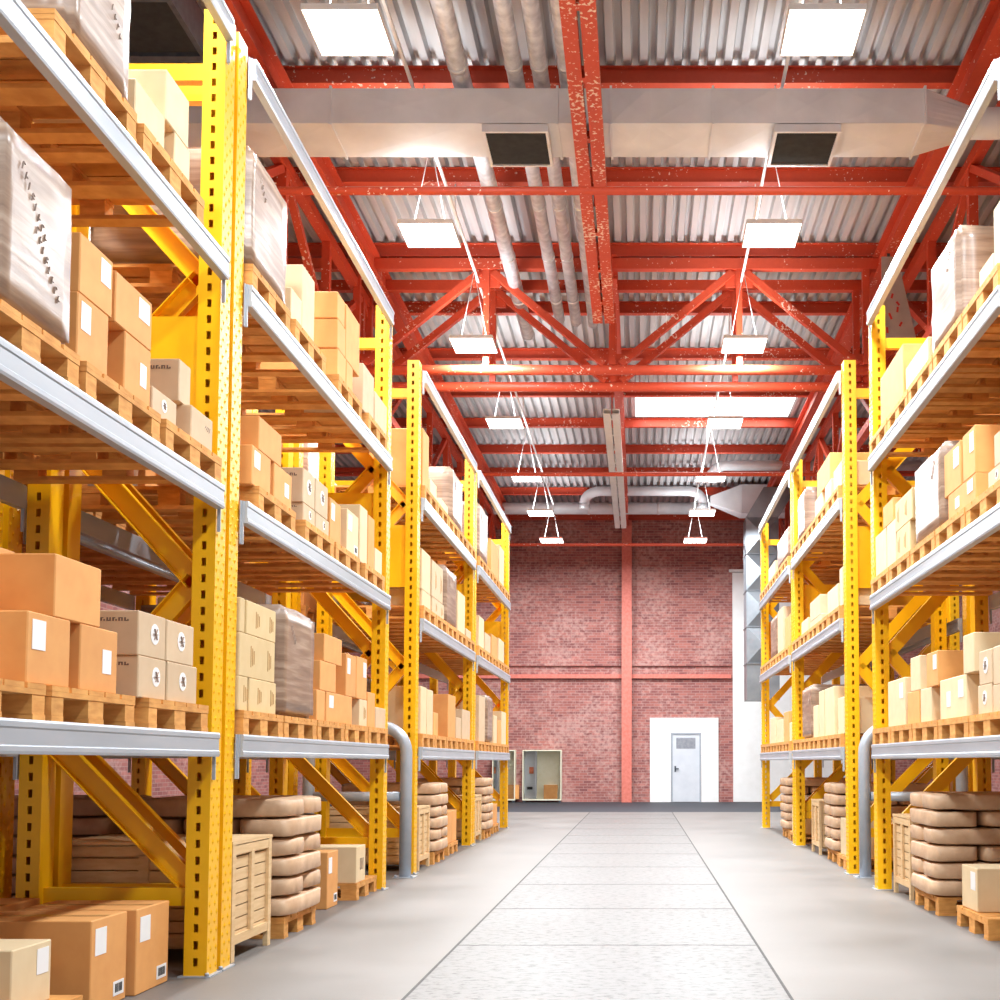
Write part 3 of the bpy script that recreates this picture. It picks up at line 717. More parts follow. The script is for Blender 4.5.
def decorate(o, s, w, d, h, feats, rnd):
    """stickers in the box's own frame: aisle face at x = +d/2 for the left rack, -d/2 for the right one"""
    f = 1 if s == 'L' else -1
    X = f*d/2
    def plate(y0, y1, z0, z1, t=.002, lift=.0005):
        xa, xb = X+f*lift, X+f*(lift+t)
        b = MB(); b.box(min(xa, xb), max(xa, xb), y0, y1, z0, z1); return b
    lw, lh = min(.13, w*.3), min(.13, h*.42)
    if 'A' in feats: plate(-w/2+.1*w, -w/2+.1*w+lw, h*.9-lh, h*.9).build('shipping_label', 'white', o)
    if 'C' in feats: plate(w*.08, w*.08+lw*.8, h*.3, h*.3+lh*.9).build('shipping_label', 'white', o)
    if 'D' in feats: plate(w/2-.08*w-lw, w/2-.08*w, h*.9-lh, h*.9).build('shipping_label', 'white', o)
    if 'B' in feats:
        p = plate(w*.5-.03-lw, w*.5-.03, h*.08, h*.08+lh*.55).build('barcode_label', 'white', o)
        b = MB(); y = w*.5-.03-lw*.85
        while y < w*.5-.03-lw*.18:
            t = rnd.choice((.003, .005, .008)); xa, xb = X+f*.003, X+f*.0036
            b.box(min(xa, xb), max(xa, xb), y, y+t, h*.08+lh*.12, h*.08+lh*.45); y += t+rnd.choice((.003, .005))
        b.build('barcode', 'ink', p)
    if 'O' in feats:
        r = min(.055, h*.24, w*.2); yc, zc = rnd.uniform(-.05, .18)*w, h*.55
        b = MB(); b.tube([(X+f*.0004, yc, zc), (X+f*.0022, yc, zc)], r, 18); p = b.build('round_label', 'white', o)
        b = MB()
        for k in range(3):
            a = k*PI/3; c, q = math.cos(a)*r*.6, math.sin(a)*r*.6
            b.bar((X+f*.003, yc-c, zc-q), (X+f*.003, yc+c, zc+q), .001, r*.28, (0, -q, c) if False else (1, 0, 0))
        b.build('emblem', 'greyprint', p)
    if 'K' in feats:
        xa, xb = X+f*.0005, X+f*.0015; b = MB()
        for k in range(4): b.bar(((xa+xb)/2, w*.12+k*.02, h*.62-k*.004), ((xa+xb)/2, w*.12+k*.02+.012, h*.7), .001, .008, (1, 0, 0))
        b.build('printed_mark', 'greyprint', o)
    if 'T' in feats:
        b = MB(); y = -w/2; n = 7; ww = min(.2, d*.5)/n; x = (d/2-.04-n*ww)*(1 if s == 'L' else -1) if s == 'L' else -d/2+.04
        for k in range(n):
            b.box(x+k*ww, x+k*ww+ww*.28, y-.0016, y-.0005, h*.76, h*.84); b.box(x+k*ww+ww*.5, x+k*ww+ww*.75, y-.0016, y-.0005, h*.76, h*(.84 if k % 2 else .8)); b.box(x+k*ww+ww*.28, x+k*ww+ww*.5, y-.0016, y-.0005, h*(.82 if k % 3 else .76), h*(.84 if k % 3 else .78))
        b.build('printed_mark', 'print', o)
    if 'M' in feats:
        b = MB()
        for c in ((-.2, .28) if w > .45 else (.05,)):
            yc = c*w; xa, xb = sorted((X+f*.0005, X+f*.0015))
            for k in range(3): b.box(xa, xb, yc+k*.03, yc+k*.03+.014, h*(.25+.04*k), h*(.75-.05*k))
            b.build('printed_mark', 'brownprint', o); b = MB()
    if 'W' in feats or 'w' in feats:
        b = MB(); big = 'W' in feats
        for q in range(2 if big else 1):
            y, z = (-w*.25, h*.78) if q == 0 else (-w*.05, h*.5)
            for k in range(8 if big else 4):
                xm = X+f*.0014
                b.bar((xm, y, z), (xm, y+.010, z+.034), .001, .007, (1, 0, 0))
                if k % 2: b.bar((xm, y+.002, z+.018), (xm, y+.020, z+.012), .001, .006, (1, 0, 0))
                if k % 3 == 0: b.bar((xm, y+.010, z+.034), (xm, y+.024, z+.026), .001, .006, (1, 0, 0))
                y += .026; z -= .030
            b.build('printed_mark', 'greyprint', o); b = MB()
    if 'P' in feats:
        b = MB(); b.box(-d/2+.01, d/2-.01, -.03, .03, h+.0003, h+.0012); b.build('packing_tape', 'tape', o)
    if 'F' in feats:
        xm = X+f*.0012; b = MB()
        for k in range(3): b.bar((xm, -w*.1+k*.05, h*.5-.05), (xm, -w*.1+k*.05, h*.5+.05), .001, .012, (1, 0, 0))
        b.build('printed_mark', 'greyprint', o)
KN = {'o': ('orange cardboard box', 'cardboard_box'), 'k': ('cream cardboard box', 'cardboard_box'), 'b': ('beige printed cardboard box', 'cardboard_box'), 'p': ('pale yellow marked cardboard box', 'cardboard_box'), 'w': ('shrink-wrapped pallet load', 'shrink_wrapped_load')}
def feat_words(f):
    if 'A' in f and 'B' in f: return ' with label and barcode'
    if 'A' in f and 'C' in f: return ' with two labels'
    if 'O' in f: return ' with round label'
    if f and f[0] in 'ACD': return ' with white label'
    return ''
def carton(s, kind, y0, y1, a, z0, z1, d, feats, label, group, seed, name=None):
    w, h = y1-y0, z1-z0
    sg = -1 if s == 'L' else 1
    me = wrapped_mesh(w, d, h, seed) if kind == 'w' else carton_mesh(w, d, h, KM[kind])
    o = link(KN[kind][1], me, None, (sg*(a+d/2), (y0+y1)/2, z0+.0008))
    decorate(o, s, w, d, h, feats, random.Random(seed))
    tag(o, label, 'box' if kind != 'w' else 'wrapped load', group)
    return o
BOXES = [
    ('L', 0, 1, 'o', 4.364, 4.676, 2.59, 1.509, 1.795, 0.75, '', 0),
    ('L', 0, 1, 'o', 4.604, 5.126, 2.69, 1.795, 2.102, 0.5, '', 1),
    ('L', 0, 1, 'o', 4.69, 5.044, 2.405, 1.509, 1.795, 0.95, 'A', 0),
    ('L', 0, 1, 'o', 4.9, 5.32, 2.405, 1.795, 2.058, 0.26, '', 1),
    ('L', 0, 1, 'o', 5.137, 5.502, 2.405, 1.509, 1.795, 0.6, 'C', 0),
    ('L', 0, 1, 'b', 5.726, 6.056, 2.405, 1.712, 1.927, 0.6, 'OT', 1),
    ('L', 0, 1, 'b', 5.738, 6.069, 2.405, 1.509, 1.712, 0.6, 'OT', 0),
    ('L', 0, 1, 'b', 6.073, 6.439, 2.405, 1.712, 1.924, 0.6, 'O', 1),
    ('L', 0, 1, 'b', 6.092, 6.496, 2.405, 1.509, 1.712, 0.6, 'O', 0),
    ('L', 0, 2, 'w', 4.364, 4.961, 2.39, 2.919, 3.652, 1.04, 'W', 0),
    ('L', 0, 2, 'o', 5.03, 5.325, 2.405, 2.919, 3.213, 0.6, 'A', 0),
    ('L', 0, 2, 'o', 5.038, 5.356, 2.405, 3.213, 3.477, 0.6, 'D', 1),
    ('L', 0, 2, 'o', 5.389, 5.796, 2.405, 3.213, 3.455, 0.6, 'D', 1),
    ('L', 0, 2, 'o', 5.501, 5.796, 2.405, 2.919, 3.213, 0.6, 'C', 0),
    ('L', 0, 2, 'b', 5.825, 6.132, 2.405, 2.919, 3.055, 0.45, 'O', 0),
    ('L', 0, 2, 'b', 6.273, 6.433, 2.45, 3.114, 3.344, 0.45, 'T', 1),
    ('L', 0, 2, 'b', 6.337, 6.655, 2.405, 2.919, 3.114, 0.7, 'K', 0),
    ('L', 0, 3, 'w', 4.864, 5.469, 2.39, 4.254, 5.18, 1.04, 'W', 0),
    ('L', 0, 3, 'k', 5.544, 5.898, 2.405, 4.254, 4.457, 0.5, '', 0),
    ('L', 0, 3, 'k', 5.909, 6.21, 2.405, 4.455, 4.718, 0.55, '', 1),
    ('L', 0, 3, 'k', 6.03, 6.237, 2.405, 4.254, 4.455, 0.5, '', 0),
    ('L', 1, 1, 'p', 7.175, 7.339, 2.405, 1.509, 1.717, 0.5, 'M', 0),
    ('L', 1, 1, 'p', 7.175, 7.264, 2.405, 1.982, 2.191, 0.5, '', 1),
    ('L', 1, 1, 'p', 7.177, 7.876, 2.405, 1.717, 1.982, 0.5, 'M', 1),
    ('L', 1, 1, 'p', 7.3, 7.883, 2.405, 1.982, 2.191, 0.5, 'M', 1),
    ('L', 1, 1, 'p', 7.375, 7.913, 2.405, 1.509, 1.717, 0.5, 'M', 0),
    ('L', 1, 1, 'w', 7.997, 8.803, 2.39, 1.509, 2.27, 1.0, 'w', 0),
    ('L', 1, 1, 'o', 8.918, 9.151, 2.405, 1.509, 1.74, 0.5, '', 0),
    ('L', 1, 1, 'o', 9.002, 9.468, 2.405, 1.74, 1.966, 0.5, '', 1),
    ('L', 1, 1, 'o', 9.104, 9.646, 2.405, 1.966, 2.18, 0.6, '', 1),
    ('L', 1, 1, 'o', 9.188, 10.01, 2.405, 1.509, 1.74, 0.6, 'A', 0),
    ('L', 1, 1, 'o', 9.795, 10.131, 2.405, 1.74, 2.09, 0.5, 'A', 1),
    ('L', 1, 1, 'o', 10.159, 10.541, 2.405, 1.74, 2.1, 0.5, 'D', 1),
    ('L', 1, 1, 'k', 10.285, 10.56, 2.405, 1.509, 1.74, 0.5, 'M', 0),
    ('L', 1, 1, 'o', 10.587, 10.879, 2.405, 1.509, 1.818, 0.5, '', 0),
    ('L', 1, 1, 'b', 10.915, 11.334999999999999, 2.405, 1.509, 1.7, 0.4, '', 0),
    ('L', 1, 2, 'o', 7.348, 7.718, 2.405, 2.919, 3.168, 0.6, 'A', 0),
    ('L', 1, 2, 'o', 7.472, 7.944, 2.405, 3.168, 3.386, 0.6, '', 1),
    ('L', 1, 2, 'o', 7.795, 8.19, 2.405, 2.919, 3.168, 0.5, 'C', 0),
    ('L', 1, 2, 'b', 8.468, 8.772, 2.405, 3.053, 3.303, 0.6, 'OT', 1),
    ('L', 1, 2, 'b', 8.484, 8.789, 2.405, 2.919, 3.053, 0.6, 'OT', 0),
    ('L', 1, 2, 'b', 8.799, 9.143, 2.405, 3.053, 3.305, 0.6, 'O', 1),
    ('L', 1, 2, 'b', 8.813, 9.188, 2.405, 2.919, 3.053, 0.6, 'O', 0),
    ('L', 1, 2, 'o', 9.219, 9.55, 2.405, 2.919, 3.253, 0.6, 'A', 0),
    ('L', 1, 2, 'k', 9.759, 10.149, 2.405, 2.919, 3.282, 0.6, 'AB', 0),
    ('L', 1, 2, 'k', 10.21, 10.482, 2.405, 2.919, 3.413, 0.7, '', 0),
    ('L', 1, 2, 'o', 10.515, 10.764, 2.405, 2.919, 3.389, 0.6, '', 0),
    ('L', 1, 2, 'k', 10.811, 11.096, 2.405, 2.919, 3.146, 0.4, '', 0),
    ('L', 1, 3, 'w', 7.175, 7.965, 2.39, 4.254, 5.015, 1.0, 'w', 0),
    ('L', 1, 3, 'k', 8.104, 8.36, 2.405, 4.254, 4.472, 0.5, '', 0),
    ('L', 1, 3, 'k', 8.371, 8.685, 2.405, 4.254, 4.745, 0.6, '', 0),
    ('L', 1, 3, 'o', 9.351, 9.581, 2.405, 4.726, 4.94, 0.7, '', 1),
    ('L', 1, 3, 'o', 9.364, 9.61, 2.405, 4.489, 4.726, 0.7, '', 1),
    ('L', 1, 3, 'o', 9.378, 9.641, 2.405, 4.254, 4.489, 0.7, '', 0),
    ('L', 1, 3, 'o', 9.628, 10.101, 2.405, 4.489, 4.949, 0.6, '', 1),
    ('L', 1, 3, 'o', 9.665, 9.876, 2.405, 4.254, 4.489, 0.6, '', 0),
    ('L', 1, 3, 'b', 10.256, 10.672, 2.405, 4.254, 4.666, 0.6, 'T', 0),
    ('L', 1, 3, 'b', 10.728, 11.229, 2.405, 4.254, 4.565, 0.5, 'T', 0),
    ('L', 2, 1, 'k', 13.169, 13.5, 2.405, 1.509, 2.034, 0.5, '', 0),
    ('L', 2, 1, 'k', 13.541, 13.926, 2.405, 1.509, 2.023, 0.5, '', 0),
    ('L', 2, 1, 'o', 13.983, 14.287, 2.405, 1.509, 1.78, 0.35, '', 0),
    ('L', 2, 1, 'o', 15.026, 15.628, 2.405, 1.509, 2.051, 0.9, '', 0),
    ('L', 2, 1, 'b', 15.696, 16.127, 2.405, 1.509, 1.788, 0.5, 'T', 0),
    ('L', 2, 1, 'b', 16.219, 16.974, 2.405, 1.509, 1.915, 0.6, '', 0),
    ('L', 2, 2, 'k', 13.14, 13.665, 2.405, 3.106, 3.557, 0.5, '', 1),
    ('L', 2, 2, 'k', 13.167, 13.693, 2.405, 2.919, 3.106, 0.5, '', 0),
    ('L', 2, 2, 'b', 13.779, 14.54, 2.405, 3.116, 3.544, 0.5, 'M', 1),
    ('L', 2, 2, 'b', 13.804, 14.641, 2.405, 2.919, 3.116, 0.5, 'M', 0),
    ('L', 2, 2, 'w', 14.684, 15.559, 2.39, 2.919, 3.648, 0.9, 'w', 0),
    ('L', 2, 2, 'k', 15.753, 16.393, 2.405, 2.919, 3.47, 0.5, '', 0),
    ('L', 2, 2, 'b', 16.527, 17.007, 2.405, 2.919, 3.049, 0.4, '', 0),
    ('L', 2, 3, 'o', 13.123, 13.488, 2.405, 4.254, 4.896, 0.6, '', 0),
    ('L', 2, 3, 'k', 13.6, 14.026, 2.405, 4.254, 4.453, 0.5, '', 0),
    ('L', 2, 3, 'k', 14.359, 14.875, 2.405, 4.254, 4.386, 0.4, '', 0),
    ('L', 2, 3, 'w', 15.08, 16.009, 2.39, 4.254, 4.97, 1.0, 'w', 0),
    ('L', 3, 1, 'b', 17.919, 18.605, 2.405, 1.509, 2.2, 0.5, '', 0),
    ('L', 3, 1, 'w', 18.737, 19.494, 2.39, 1.509, 2.261, 0.8, 'w', 0),
    ('L', 3, 1, 'k', 19.711, 20.186, 2.405, 1.509, 1.973, 0.5, '', 0),
    ('L', 3, 1, 'o', 20.269, 20.772, 2.405, 1.509, 1.911, 0.5, '', 0),
    ('L', 3, 1, 'k', 20.846, 21.538, 2.405, 1.509, 2.081, 0.5, '', 0),
    ('L', 3, 2, 'k', 17.849, 18.413, 2.405, 2.919, 3.393, 0.5, '', 0),
    ('L', 3, 2, 'b', 18.556, 19.23, 2.405, 2.919, 3.214, 0.5, '', 0),
    ('L', 3, 2, 'o', 19.369, 20.176, 2.405, 2.919, 3.279, 0.5, '', 0),
    ('L', 3, 2, 'k', 20.33, 21.144, 2.405, 2.919, 3.314, 0.5, '', 0),
    ('L', 3, 3, 'w', 17.645, 18.675, 2.39, 4.254, 5.083, 0.9, 'w', 0),
    ('L', 3, 3, 'o', 19.214, 20.153, 2.405, 4.254, 4.81, 0.6, '', 0),
    ('L', 3, 3, 'k', 20.383, 21.05, 2.405, 4.254, 4.922, 0.5, '', 0),
    ('R', 1, 1, 'b', 7.175, 7.551, 2.225, 1.509, 1.681, 0.6, '', 0),
    ('R', 1, 1, 'b', 7.179, 7.537, 2.225, 1.681, 1.922, 0.6, '', 1),
    ('R', 1, 1, 'b', 7.568, 7.85, 2.225, 1.699, 1.92, 0.6, 'O', 1),
    ('R', 1, 1, 'b', 7.58, 7.886, 2.225, 1.509, 1.699, 0.6, 'O', 0),
    ('R', 1, 1, 'k', 7.969, 8.232, 2.225, 1.8, 2.065, 0.7, '', 1),
    ('R', 1, 1, 'k', 8.169, 8.882, 2.225, 1.509, 1.8, 0.6, 'AC', 0),
    ('R', 1, 1, 'o', 8.939, 9.29, 2.225, 1.773, 2.035, 0.6, 'A', 1),
    ('R', 1, 1, 'k', 9.155, 9.505, 2.225, 1.509, 1.773, 0.55, '', 0),
    ('R', 1, 1, 'k', 9.516, 9.842, 2.225, 1.773, 2.049, 0.5, '', 1),
    ('R', 1, 1, 'o', 9.549, 9.969, 2.225, 1.509, 1.773, 0.5, '', 0),
    ('R', 1, 1, 'k', 10.065, 10.746, 2.225, 1.509, 1.913, 0.5, 'A', 0),
    ('R', 1, 2, 'b', 7.175, 7.578, 2.225, 2.919, 3.045, 0.6, 'O', 0),
    ('R', 1, 2, 'b', 7.175, 7.437, 2.225, 3.045, 3.249, 0.6, '', 1),
    ('R', 1, 2, 'o', 7.86, 8.566, 2.225, 2.919, 3.117, 0.6, 'AC', 0),
    ('R', 1, 2, 'o', 7.865, 8.161, 2.225, 3.117, 3.441, 0.6, 'A', 1),
    ('R', 1, 2, 'o', 8.227, 8.665, 2.225, 3.117, 3.435, 0.5, 'A', 1),
    ('R', 1, 2, 'w', 8.671, 9.566, 2.21, 2.919, 3.567, 0.95, 'w', 0),
    ('R', 1, 2, 'p', 9.715, 10.346, 2.225, 3.191, 3.446, 0.5, 'M', 1),
    ('R', 1, 2, 'p', 9.803, 10.291, 2.225, 2.919, 3.191, 0.4, 'M', 0),
    ('R', 1, 2, 'k', 10.352, 10.711, 2.225, 2.919, 3.322, 0.4, '', 0),
    ('R', 1, 2, 'o', 10.45, 10.872, 2.225, 3.322, 3.527, 0.4, '', 1),
    ('R', 1, 2, 'k', 10.763, 11.235, 2.225, 2.919, 3.322, 0.4, '', 0),
    ('R', 1, 3, 'k', 7.189, 7.366, 2.225, 4.254, 4.668, 0.6, '', 0),
    ('R', 1, 3, 'k', 7.401, 7.698, 2.225, 4.254, 4.409, 0.5, '', 0),
    ('R', 1, 3, 'w', 8.173, 8.94, 2.21, 4.254, 4.965, 1.0, 'w', 0),
    ('R', 1, 3, 'k', 9.108, 9.871, 2.225, 4.254, 4.486, 0.5, '', 0),
    ('R', 1, 3, 'o', 9.977, 10.924, 2.225, 4.254, 4.739, 0.5, '', 0),
    ('R', 2, 1, 'k', 13.095, 13.474, 2.225, 1.509, 1.912, 0.5, '', 0),
    ('R', 2, 1, 'k', 13.753, 14.414, 2.225, 1.509, 2.071, 0.7, '', 0),
    ('R', 2, 1, 'k', 14.503, 14.9, 2.225, 1.509, 2.07, 0.5, '', 0),
    ('R', 2, 1, 'k', 15.003, 15.391, 2.225, 1.509, 1.912, 0.4, '', 0),
    ('R', 2, 1, 'w', 15.397, 16.347, 2.21, 1.509, 2.214, 0.9, 'w', 0),
    ('R', 2, 2, 'k', 13.095, 13.285, 2.225, 2.919, 3.346, 0.5, '', 0),
    ('R', 2, 2, 'k', 13.408, 14.15, 2.225, 2.919, 3.208, 0.5, '', 0),
    ('R', 2, 2, 'b', 14.607, 15.63, 2.225, 2.919, 3.019, 0.6, '', 0),
    ('R', 2, 2, 'b', 14.756, 15.616, 2.225, 3.019, 3.274, 0.6, '', 1),
    ('R', 2, 2, 'k', 15.827, 16.456, 2.225, 2.919, 3.118, 0.5, '', 0),
    ('R', 2, 3, 'k', 13.095, 13.626, 2.225, 4.254, 4.527, 0.5, '', 0),
    ('R', 2, 3, 'k', 13.828, 14.268, 2.225, 4.254, 4.503, 0.5, '', 0),
    ('R', 2, 3, 'o', 13.883, 14.894, 2.225, 4.503, 4.824, 0.6, '', 1),
    ('R', 2, 3, 'k', 14.523, 15.096, 2.225, 4.254, 4.503, 0.5, '', 0),
    ('R', 2, 3, 'w', 15.904, 16.653, 2.21, 4.254, 4.904, 1.0, 'w', 0),
    ('R', 3, 1, 'k', 17.645, 17.869, 2.225, 1.509, 1.781, 0.4, '', 0),
    ('R', 3, 1, 'o', 17.927, 18.541, 2.225, 1.509, 1.961, 0.5, '', 0),
    ('R', 3, 1, 'k', 18.686, 19.496, 2.225, 1.509, 1.868, 0.5, '', 0),
    ('R', 3, 1, 'k', 19.646, 20.544, 2.225, 1.509, 1.935, 0.5, '', 0),
    ('R', 3, 2, 'o', 17.645, 18.325, 2.225, 2.919, 3.392, 0.5, '', 0),
    ('R', 3, 2, 'b', 18.584, 19.292, 2.225, 2.919, 3.624, 0.5, '', 0),
    ('R', 3, 2, 'w', 19.298, 20.224, 2.21, 2.919, 3.616, 0.8, 'w', 0),
    ('R', 3, 3, 'w', 17.645, 19.18, 2.21, 4.254, 4.73, 1.0, 'w', 0),
    ('R', 3, 3, 'k', 19.641, 20.626, 2.225, 4.254, 4.524, 0.5, '', 0),
]
cnt = {}
for i, (s, bi, lv, kind, y0, y1, a, z0, z1, d, feats, up) in enumerate(BOXES):
    key = (s, bi, lv); n = cnt.get(key, 0); cnt[key] = n+1
    lab = ('upper ' if up else '')+KN[kind][0]+feat_words(feats)+f', {ORD[n]} along, {LW[lv]}, {BAYN[s][bi]}'
    carton(s, kind, y0, y1, a, z0, z1, d, feats, lab, f'boxes on the {LW[lv]} of the {BAYN[s][bi]}', i)

# goods in the rows behind, seen through the near racks
rnd = random.Random(11)
for s, bi, lo in (('L', 0, 4.6), ('L', 1, 0), ('R', 1, 0), ('L', 2, 0)):
    y0, y1 = BAY[bi]
    sg = -1 if s == 'L' else 1; a0 = abs(BACKX[s])-.045
    for lv in (1, 2, 3):
        n = 0
        for k in range(5):
            y = y0+.03+.832*k
            if y < lo: continue
            row = f'{ORD[n]} along, row behind, {LW[lv]}, {BAYN[s][bi]}'
            pallet(s, y, LZ[lv]+.0005, a0, 'wooden pallet, '+row, False, 'wooden pallets in the rows behind')
            kd = rnd.choice('oowb'); h = rnd.uniform(.5, .85) if kd == 'w' else rnd.uniform(.3, .75)
            if not (lv == 1 and k % 2):
                carton(s, kd, y+.03, y+.77, a0+.03, LZ[lv]+.1447, LZ[lv]+.1447+h, .95, '', KN[kd][0]+', '+row, 'goods in the rows behind', 500+k+lv*7+bi*31)
            n += 1

# ------------------------------------------------------------------ goods on the floor
def sack_mesh(L, W, H, seed):
    bm = bmesh.new(); bmesh.ops.create_uvsphere(bm, u_segments=28, v_segments=16, radius=1)
    def se(c, e): return math.copysign(abs(c)**e, c)
    for v in bm.verts:
        x, y, z = v.co
        q = Vector((se(x, .34)*L/2, se(y, .34)*W/2, se(z, .15)*H/2))
        k = 1-.05*(abs(q.x)/(L/2))**6-.04*(abs(q.y)/(W/2))**6
        n = noise.noise(q*6+Vector((seed*5, 0, 0)))*.030
        q.z = q.z*k-abs(n)*.3*(1 if q.z > 0 else -1); q.y -= abs(n)*.5*(1 if q.y > 0 else -1); q.x -= abs(n)*.5*(1 if q.x > 0 else -1)
        v.co = q
    bmesh.ops.translate(bm, vec=(0, 0, H/2), verts=bm.verts)
    me = bpy.data.meshes.new('cement_sack'); bm.to_mesh(me); bm.free(); me.materials.append(M['sack'])
    for p in me.polygons: p.use_smooth = True
    return me
SA = [sack_mesh(.90, .392, .1345, k) for k in range(3)]      # along the aisle
SB = [sack_mesh(1.16, .448, .1345, k+5) for k in range(3)]  # across the pallet
def sack_stack(s, y0, a, nm, detail, layers=6):
    pallet(s, y0, 0, a, 'wooden pallet on the floor under the brown sacks, '+nm, detail, 'wooden pallets on the floor')
    sg = -1 if s == 'L' else 1; n = 0
    for k in range(layers):
        z = .1447+k*.1348
        if k % 2 == 0: spots = [(a+.145+.394*j, y0+.42, 0) for j in range(3)]
        else: spots = [(a+.535, y0+.195+.45*j, 1) for j in range(2)]
        for x, y, t in spots:
            me = (SB if t else SA)[(k+n) % 3]
            o = link('cement_sack', me, None, (sg*x, y+rnd.uniform(-.012, .012)*(0 if t else 1), z)); o.rotation_euler = (0, 0, (0 if t else PI/2))
            pos = ('aisle side', 'middle', 'rear side')[spots.index((x, y, t))] if not t else ('near half', 'far half')[spots.index((x, y, t))]
            tag(o, f'brown paper sack, {ORD[k]} layer up, {pos}, {nm}', 'sack', 'brown paper sacks stacked on floor pallets'); n += 1
def crate(s, y0, y1, a, z1, nm):
    sg = -1 if s == 'L' else 1; d = 1.05; w = y1-y0
    e = empty('wooden_crate', (sg*(a+d/2), (y0+y1)/2, 0)); tag(e, 'slatted pale wooden crate on the floor, '+nm, 'crate')
    zb = .1; t = .018; n = 8; hh = (z1-zb)/n
    for sx, name in ((-1, 'side_slats'), (1, 'side_slats')):
        b = MB()
        for k in range(n): b.box(sx*(d/2-.02)-t/2, sx*(d/2-.02)+t/2, -w/2+.02, w/2-.02, zb+k*hh+.004, zb+(k+1)*hh-.004)
        b.build(name, 'crate', e)
        b = MB()
        for k in range(n): b.box(-d/2+.03, d/2-.03, sx*(w/2-.02)-t/2, sx*(w/2-.02)+t/2, zb+k*hh+.004, zb+(k+1)*hh-.004)
        b.build(name, 'crate', e)
    for sx in (-1, 1):
        X = sx*(d/2-.01)
        for sy in (-1, 1):
            b = MB(); b.box(X-.012, X+.02 if sx > 0 else X+.012, sy*(w/2-.03)-.03, sy*(w/2-.03)+.03, 0, z1) if sx > 0 else b.box(X-.02, X+.012, sy*(w/2-.03)-.03, sy*(w/2-.03)+.03, 0, z1)
            b.build('corner_post', 'crate', e)
        b = MB(); b.box(min(X, X+sx*.02), max(X, X+sx*.02), -.03, .03, zb+.05, z1-.05); b.build('batten', 'crate', e)
        for z0 in (zb, z1-.06):
            b = MB(); b.box(min(X, X+sx*.018), max(X, X+sx*.018), -w/2+.061, w/2-.061, z0, z0+.055); b.build('batten', 'crate', e)
    for sy in (-1, 1):
        b = MB(); b.box(-d/2+.05, d/2-.05, min(sy*w/2, sy*(w/2-.012)), max(sy*w/2, sy*(w/2-.012)), z1-.06, z1-.005); b.box(-d/2+.05, d/2-.05, min(sy*w/2, sy*(w/2-.012)), max(sy*w/2, sy*(w/2-.012)), zb, zb+.055)
        b.box(-.03, .03, min(sy*w/2, sy*(w/2-.012)), max(sy*w/2, sy*(w/2-.012)), zb+.05, z1-.055)
        b.build('end_batten', 'crate', e)
    b = MB(); b.box(-d/2-.012, d/2+.012, -w/2-.008, w/2+.008, z1+.001, z1+.022); b.build('lid', 'crate', e)
    b = MB(); b.box(-d/2+.04, d/2-.04, -w/2+.04, w/2-.04, zb-.02, zb); b.build('base_board', 'crate', e)
crate('L', 7.24, 8.0, 2.45, .70, 'in the second left bay')
sack_stack('L', 8.24, 2.42, 'second left bay', True)
carton('L', 'o', 9.86, 10.2, 2.55, 0, .46, .55, 'AB', 'orange cardboard box with label and barcode on the floor beside brown sacks, second left bay', 'boxes on the floor of the left rack', 301)
pallet('L', 10.5, 0, 2.46, 'wooden pallet on the floor carrying a cream box, second left bay', True, 'wooden pallets on the floor')
carton('L', 'k', 10.52, 10.86, 2.47, .1445, .46, .6, 'F', 'cream cardboard box on a floor pallet at the end of the second left bay', 'boxes on the floor of the left rack', 302)
# nearest left bay, floor
carton('L', 'o', 5.79, 6.19, 2.62, 0, .44, .62, 'ABP', 'large orange box with barcode on the floor, nearer of the two', 'boxes on the floor of the left rack', 303)
carton('L', 'o', 6.235, 6.66, 2.59, 0, .44, .62, 'ABP', 'large orange box with barcode on the floor next to the yellow upright', 'boxes on the floor of the left rack', 304)
carton('L', 'o', 5.9, 6.6, 3.27, 0, .46, .3, 'P', 'low orange box on the floor behind the two large barcode boxes', 'boxes on the floor of the left rack', 305)
pallet('L', 4.72, 0, 2.53, 'wooden pallet on the floor under the cream box, nearest left bay', True, 'wooden pallets on the floor')
carton('L', 'k', 5.08, 5.42, 2.63, .1445, .41, .5, 'D', 'cream box with white label on the nearest floor pallet', 'boxes on the floor of the left rack', 306)
carton('L', 'k', 5.0, 5.4, 3.16, .1445, .44, .4, '', 'cream box behind the labelled cream box on the nearest floor pallet', 'boxes on the floor of the left rack', 307)
# third and last left bays
crate('L', 13.3, 14.0, 2.45, .68, 'in the third left bay')
sack_stack('L', 14.15, 2.42, 'third left bay', False)
pallet('L', 15.5, 0, 2.46, 'wooden pallet on the floor under an orange box, third left bay', False, 'wooden pallets on the floor')
carton('L', 'o', 15.52, 15.9, 2.48, .1445, .56, .6, '', 'orange cardboard box on a floor pallet, third left bay, beside the sacks', 'boxes on the floor of the left rack', 308)
carton('L', 'o', 15.92, 16.28, 2.48, .1445, .56, .6, '', 'orange cardboard box on a floor pallet, third left bay, end of the bay', 'boxes on the floor of the left rack', 309)
crate('L', 17.85, 18.55, 2.45, .68, 'in the last left bay')
sack_stack('L', 18.75, 2.42, 'last left bay', False)
pallet('L', 20.2, 0, 2.46, 'wooden pallet on the floor under an orange box, last left bay', False, 'wooden pallets on the floor')
carton('L', 'o', 20.25, 20.9, 2.48, .1445, .48, .6, '', 'orange cardboard box on a floor pallet, last left bay', 'boxes on the floor of the left rack', 310)
